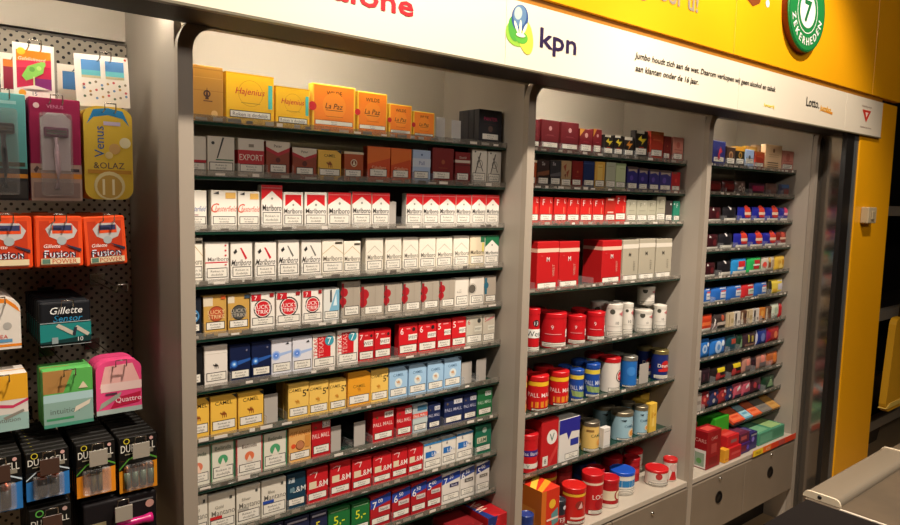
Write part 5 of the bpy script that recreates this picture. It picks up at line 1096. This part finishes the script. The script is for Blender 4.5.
hang('torch_card', 'black card with a small magenta torch, lowest row', 'torch pack', .255, .392, .78, .882, 1.43, .020, 6, '181416', ['r .02 .1 .3 .6 8a8060', 'c .9 .75 .06 c8988a', 'r .6 .84 .95 .87 6a6a6a'], PG,
     lambda r, w, h: (MB().lathe([(.0001, -.03), (.007, -.03), (.008, -.01), (.0075, .02), (.010, .03), (.010, .036), (.0001, .036)], mat('b81c68', .25), 18, (.02, -.012, h*.5), 'X').build('torch', r)), '9a9284', hooklabel='wire hook with price tag for the magenta torch')
hook(.352, 1.289, 1.50, None, 'empty wire hook beside the black and teal blade packs')

# ------------------------------------------------------------------ cartons on the base ledges
def carton(name, label, cat, x, y, z, w, d, h, base, front=(), left=(), top=(), rz=0, rx=0, group=None):
    mb = MB().box((0, 0, 0), (w, d, h), mat(base), .0012)
    decals(mb, front, lambda u, v, l: (u*w, -EPS*l, v*h), w, h)
    decals(mb, left, lambda u, v, l: (-EPS*l, d-u*d, v*h), d, h)
    decals(mb, top, lambda u, v, l: (u*w, v*d, h+EPS*l), w, d)
    o = mb.build(name); o.location = (x, y, z); o.rotation_euler = (radians(rx), 0, radians(rz)); tag(o, label, cat, group); return o
ZB = .4295
carton('tobacco_carton', 'large red and blue carton on the ledge below the left bay', 'carton', 1.305, 1.40, ZB, .077, .26, .135, 'b01c22',
  ['p 0,0,0,1,.5,1 1c2c68', 't L .3 .7 .3 90a8c0'], ['t MARLBORO .35 .75 .18 d8a8a0', 'r .0 .1 .5 .4 8a1418'], ['p 0,0,.35,0,0,.6 1c3070', 'p 1,.3,1,1,.4,1 1c3070', 'T WINSTON .3 .45 .16 f0d0b8'])
carton('tobacco_carton', 'orange carton on the ledge below the left bay', 'carton', 1.09, 1.40, ZB, .10, .10, .10, 'd05c1c', ['r .1 .3 .9 .6 e88838'], [], ['r .1 .2 .9 .8 d87028'])
carton('tobacco_carton', 'dark red carton on the ledge below the left bay', 'carton', 1.20, 1.41, ZB, .095, .12, .12, '6e1418', ['r .1 .3 .9 .6 8a2024'], [], ['r .1 .2 .9 .8 7a181c'])
carton('tobacco_carton', 'orange-red carton with gold top on the middle bay ledge', 'carton', 1.515, 1.385, ZB, .083, .13, .165, 'c83018',
  ['r 0 0 .25 1 c86820', 'c .6 .7 .18 e0b030', 'p .55,.5,.9,.6,.95,.3,.6,.25 5a8a8c', 'r .3 .38 .95 .42 e8c8b8'], ['r 0 .0 1 1 b8601c', 'r .2 .3 .8 .6 c87c30'], ['p 0,.2,1,.7,1,.9,0,.4 e8b840', 'p 0,.6,1,1,0,1 e8b0a0', 'p 0,0,1,.3,1,.5,0,.15 e09020'])
G11 = 'cartons on the right bay ledge'
carton('tobacco_carton', 'dark red carton with white side picture, right bay ledge', 'carton', 2.482, 1.392, ZB, .105, .065, .155, '8c1218', ['t CARS .5 .8 .09 c88a80', 'r .3 .4 .7 .65 a83a38', 'r .2 .1 .8 .3 7a0c12'], ['r .12 .02 .95 .5 d8d4cc', 'r .2 .06 .85 .42 8a9c88', 'c .5 .2 .18 5a9050', 't CARS .55 .75 .10 d89890'], ['r .2 .2 .8 .8 c84a40'], group=G11)
carton('tobacco_carton', 'red carton behind the dark red one, right bay ledge', 'carton', 2.43, 1.48, ZB, .12, .10, .165, '8c1a20', ['r .2 .6 .8 .8 b83838'], [], ['r .1 .2 .9 .8 c84840'], group=G11)
carton('tobacco_carton', 'bright green cube carton, right bay ledge', 'carton', 2.665, 1.465, ZB, .115, .12, .155, '349c24', ['r .1 .3 .9 .32 2a7c1c', 'r .1 .6 .9 .62 2a7c1c'], ['r .1 .3 .9 .32 2a7c1c'], ['r .15 .2 .85 .8 4cb83c'], group=G11)
carton('tobacco_carton', 'small yellow carton, right bay ledge', 'carton', 2.612, 1.385, ZB, .035, .03, .055, 'd8982c', ['r .1 .2 .9 .3 c8701c'], group=G11)
carton('tobacco_carton', 'red flat carton beside the small yellow one', 'carton', 2.652, 1.388, ZB, .10, .07, .052, 'b01c20', ['r .2 .4 .9 .6 c84a48'], [], ['r .1 .2 .9 .5 c83030'], group=G11)
carton('tobacco_carton', 'red carton stacked on the red flat one', 'carton', 2.655, 1.40, ZB+.053, .095, .07, .045, 'b82024', ['r .3 .3 .8 .6 8a5a58'], [], ['r .1 .2 .9 .5 c84040'], group=G11)
carton('tobacco_carton', 'purple carton with red label, right bay ledge', 'carton', 2.758, 1.395, ZB, .085, .08, .045, '3c1c5c', ['r .1 .2 .6 .8 6a1c30', 'c .75 .5 .12 5a4ab0'], [], ['r .1 .2 .9 .8 6a2038'], group=G11)
carton('tobacco_carton', 'purple carton stacked on the other purple one', 'carton', 2.76, 1.40, ZB+.046, .08, .08, .042, '5c2038', ['r .1 .3 .7 .7 a84848'], [], ['r .1 .2 .9 .8 6a3048'], group=G11)
carton('tobacco_carton', 'blue-violet carton beside the price strip, right bay ledge', 'carton', 2.85, 1.40, ZB, .06, .09, .075, '2c285c', ['c .4 .6 .2 7a6ab8', 'r .1 .8 .9 .9 8a8890'], [], ['r .2 .2 .8 .8 58507a'], group=G11)
carton('tobacco_carton', 'pale green box with orange side, right bay ledge', 'carton', 2.82, 1.50, ZB+.07, .13, .12, .035, '8cb488', ['r .05 .1 .6 .8 c87c3c'], [], ['r .1 .2 .6 .5 a8c89c', 'r .6 .1 .95 .9 70a888'], group=G11)
carton('tobacco_carton', 'dull brown box under the pale green one', 'carton', 2.81, 1.50, ZB, .14, .13, .069, '5a4a38', ['r .1 .2 .9 .7 8a6a40'], group=G11)
carton('tobacco_carton', 'wide green box behind the red price strip', 'carton', 2.93, 1.40, ZB, .24, .12, .055, '48886a', ['r .05 .2 .5 .8 5c9c7c', 'r .55 .2 .95 .8 3c7c5c'], [], ['r .05 .1 .45 .9 70a880', 'r .55 .1 .95 .9 98b878'], group=G11)
carton('tobacco_carton', 'pale green-yellow flat box in the right ledge corner', 'carton', 3.0, 1.54, ZB, .20, .14, .11, '6a9868', ['r .05 .2 .95 .8 4c7c54'], [], ['r .05 .1 .45 .9 88b488', 'r .55 .1 .95 .9 b8c068'], group=G11)
# flat boxes on a sloping rack behind
for x, wd, c, t, lab in [(2.786, .098, 'c84828', 'd86840', 'orange-red'), (2.886, .068, '5a90a8', '98c0c8', 'light blue'), (2.956, .082, 'c85024', 'd87048', 'bright orange'), (3.040, .094, '6a6460', '7a7468', 'grey'), (3.136, .078, 'a87838', 'b88c48', 'tan')]:
    carton('flat_box', lab+' flat box sloping on the rear of the right bay ledge', 'box', x, 1.45, .539, wd, .115, .014, c, ['r .1 .2 .9 .8 '+t], [], ['r .08 .08 .92 .92 '+t, 'r .2 .2 .8 .3 '+c], rx=26, group='sloping flat boxes')
rk = thing('sloping_rack', 'dark sloping rack under the flat boxes in the right bay', 'rack', (2.784, 1.449, .5335)); rk.rotation_euler = (radians(26), 0, 0)
MB().box((0, 0, 0), (.432, .12, .003), mat('2c2824', .5)).build('rack_plate', rk)
lg_ = MB().box((0, 0, 0), (.004, .004, .1035), mat('2c2824', .5)).build('rack_leg', rk); lg_.rotation_euler = (radians(-26), 0, 0); lg_.location = (.001, .0455, -.093)
st = thing('price_strip', 'yellow, orange and red price strip along the right bay ledge', 'price strip', (2.815, 1.366, .428))
mb = MB(); mb.box((0, 0, -.012), (.40, .002, .014), mat('c83c20', .4)); mb.box((0, -.0006, -.012), (.085, 0, .014), mat('e0c028', .4)); mb.box((.085, -.0006, -.012), (.16, 0, .014), mat('e06c20', .4)); mb.box((.23, -.0006, -.010), (.29, 0, .012), mat('a84840', .4)); mb.build('strip', st)
put_text('PRIJS', .02, -.006, .05, st, mat('8a6a20'), y=-.0012, h=.012)
put_text('ACTIE', .11, -.006, .04, st, mat('f0d0b0'), y=-.0012, h=.012)

# ------------------------------------------------------------------ checkout counter
ck = thing('checkout_counter', 'dark checkout belt with brown steel top beyond a white edge line', 'checkout', (1.56, 0, 0))
MB().box((-1.2, -.30, .60), (-.001, .63, .845), mat('15110f', .9, 0, .1), .003).build('belt', ck)
MB().box((.0, -.30, .60), (1.3, .635, .846), noisy('brown_steel', '4c4234', '564a3a', 14, .5, (1, 1, 1), .2), .003).build('steel_top', ck)
MB().box((-.002, -.30, .840), (.002, .56, .8475), mat('d8d0c0', .3, .3), .001).build('edge_line', ck)
MB().box((-1.2, -.25, 0), (1.3, .60, .60), mat('4a4038', .5)).build('cabinet_body', ck)
# rounded aluminium guard bar
rb = thing('guard_bar', 'flat rounded metal bar with cream end caps on the checkout', 'bar', (1.567, .601, .8465))
def capsule(w, h, n=6):
    pts = []
    r = h*.95
    for i in range(n+1): a = pi/2-(pi/2)*i/n; pts.append((w/2-r+r*cos(a), h-r+r*sin(a)))
    pts += [(w/2, 0), (-w/2, 0)]
    for i in range(n+1): a = pi-(pi/2)*i/n; pts.append((-w/2+r+r*cos(a), h-r+r*sin(a)))
    return pts
def extr(pts, x0, x1, m, name, parent):
    n = len(pts); vs = [(x0, y, z) for y, z in pts]+[(x1, y, z) for y, z in pts]
    return MB().add(vs, [list(range(n)), [n+i for i in range(n)][::-1]]+[[i, n+i, n+(i+1) % n, (i+1) % n] for i in range(n)], m).build(name, parent)
extr(capsule(.076, .0135), .004, .46, noisy('bar_metal', '766c5c', '7e7464', 8, .38, (.1, 1, 1), .3), 'bar_body', rb)
ec = extr(capsule(.080, .0155), 0, .005, mat('c8bca4', .4), 'end_cap', rb)
MB().lathe([(.0001, -.001), (.0045, -.001), (.0045, .002), (.0001, .002)], BLACK, 14, (0, .004, .008), 'X').build('screw', ec)
extr(capsule(.080, .0155), .46, .465, mat('c8bca4', .4), 'end_cap', rb)

# ------------------------------------------------------------------ room and the dark shop beyond the column
struct(MB().box((-3, -4, -.05), (9, 3.2, 0), noisy('floor_tile', 'a08868', 'aa9270', 3, .4)).build('floor'))
struct(MB().box((-3, -4, 3.1), (9, 3.2, 3.15), mat('b8b0a4', .8)).build('ceiling'))
struct(MB().box((-3, -4.05, 0), (9, -4, 3.1), mat('4a443c', .8)).build('wall_front'))
struct(MB().box((-3.05, -4, 0), (-3, 3.2, 3.1), mat('2c2824', .8)).build('wall_left'))
struct(MB().box((9, -4, 0), (9.05, 3.2, 3.1), mat('2a2420', .8)).build('wall_right'))
struct(MB().box((-3, 3.2, 0), (9, 3.25, 3.1), mat('1c1816', .8)).build('wall_back'))
sr = thing('storage_rack', 'dark storage rack with grey rails beyond the yellow column', 'rack', (4.2, 1.45, 0))
for z in (.21, .87, 1.48):
    MB().box((0.041, 0, z-.028), (2.6, .049, z+.028), mat('8a8274', .5)).build('rail', sr)
MB().box((0, .45, 0), (2.6, .5, 2.6), mat('100d0c', .7)).build('back_panel', sr)
MB().box((0, .0, 0), (.04, .449, 2.6), mat('1c1816', .6)).build('post', sr)
for z in (.21, .87, 1.48): MB().box((0.041, .05, z-.024), (2.6, .449, z-.012), mat('2c2622', .6)).build('shelf_board', sr)
for k_, (x, z, hb, lab) in enumerate([(4.30, .2, .25, 'dim grey bin standing on the lowest rail'), (4.30, .003, .15, 'dark bin on the floor under the lowest rail')]):
    bn = thing('storage_bin', lab, 'bin', (x, 1.54, z), 'bins in the dark rack'); mm = mat('3a342e', .5)
    MB().add([(.02, .02, 0), (.55, .02, 0), (.55, .28, 0), (.02, .28, 0), (0, 0, hb), (.57, 0, hb), (.57, .30, hb), (0, .30, hb)], [[3, 2, 1, 0], [0, 1, 5, 4], [1, 2, 6, 5], [2, 3, 7, 6], [3, 0, 4, 7]], mm).build('tub', bn)
    MB().box((-.01, -.012, hb-.02), (.58, -.001, hb+.012), mat('4a4238', .5), .002).build('rim', bn)
yb = thing('hanging_bag', 'yellow rounded bag hanging beyond the column', 'bag', (4.44, 1.31, .375), None)
pts = []
W_, H_ = .54, .52
for cx, cz, a0 in ((W_/2-.05, .05, -pi/2), (W_/2-.1, H_-.05, 0), (-W_/2+.1, H_-.05, pi/2), (-W_/2+.05, .05, pi)):
    for i in range(6): a = a0+(pi/2)*i/5; pts.append((cx+.05*cos(a), cz+.05*sin(a)))
MB().prism(pts, 0, .035, mat('d8a020', .5)).build('bag_body', yb)
MB().prism([(x*1.01, .02+z*.05) for x, z in pts], -.003, .038, mat('e8c860', .5)).build('hem', yb)
MB().tube([(-.12, .018, H_-.01), (-.1, .018, H_+.12), (0, .018, H_+.2), (.1, .018, H_+.12), (.12, .018, H_-.01)], .008, mat('3a2a10', .5)).build('strap', yb)

# ------------------------------------------------------------------ light
def kelvin_spot(name, loc, target, power, size, blend, radius, col=(1, .80, .56)):
    l = bpy.data.lights.new(name, 'SPOT'); l.energy = power; l.spot_size = radians(size); l.spot_blend = blend; l.shadow_soft_size = radius; l.color = col
    o = link(bpy.data.objects.new(name, l)); o.location = loc
    o.rotation_euler = (Vector(target)-Vector(loc)).to_track_quat('-Z', 'Y').to_euler(); return o
def area(name, loc, target, power, sx, sy, col=(1, .84, .64)):
    l = bpy.data.lights.new(name, 'AREA'); l.shape = 'RECTANGLE'; l.size = sx; l.size_y = sy; l.energy = power; l.color = col
    o = link(bpy.data.objects.new(name, l)); o.location = loc
    o.rotation_euler = (Vector(loc)-Vector(target)).to_track_quat('Z', 'Y').to_euler(); return o

for i, (x, tx, pw) in enumerate([(.62, .95, 205), (1.45, 1.6, 85), (2.35, 2.5, 150)]):
    kelvin_spot('ceiling_spot', (x, .38, 3.05), (tx, 1.45, .85), pw, 84, .5, .05, (1, .87, .74))
area('ceiling_fill', (1.7, -1.3, 3.0), (1.6, 1.4, 1.0), 40, 2.4, .6, (1, .88, .78))  # soft fill added behind the camera to lift the upper shelf rows

w = bpy.data.worlds.new('w'); scene.world = w; w.use_nodes = True
w.node_tree.nodes['Background'].inputs[0].default_value = (1, .82, .62, 1); w.node_tree.nodes['Background'].inputs[1].default_value = .03

# ------------------------------------------------------------------ camera
cam = bpy.data.cameras.new('camera'); cam.sensor_width = 36; cam.lens = 680*36/900; cam.clip_start = .05
co = link(bpy.data.objects.new('camera', cam))
R = ((.7774, -.6285, .0241), (-.0418, -.0898, -.9951), (.6276, .7726, -.0961))   # right, down, forward
right, up, back = Vector(R[0]), -Vector(R[1]), -Vector(R[2])
right.normalize(); back = (back-right*back.dot(right)).normalized(); up = back.cross(right)
m = Matrix((right, up, back)).transposed().to_4x4(); m.translation = (0, 0, CAM_Z); co.matrix_world = m
scene.camera = co
scene.view_settings.view_transform = 'Standard'; scene.view_settings.look = 'None'; scene.view_settings.gamma = 1
scene.view_settings.use_curve_mapping = False; scene.view_settings.exposure = 0.13
scene.cycles.use_denoising = True
scene.cycles.transparent_max_bounces = 16; scene.cycles.max_bounces = 8
scene.cycles.sample_clamp_indirect = 4
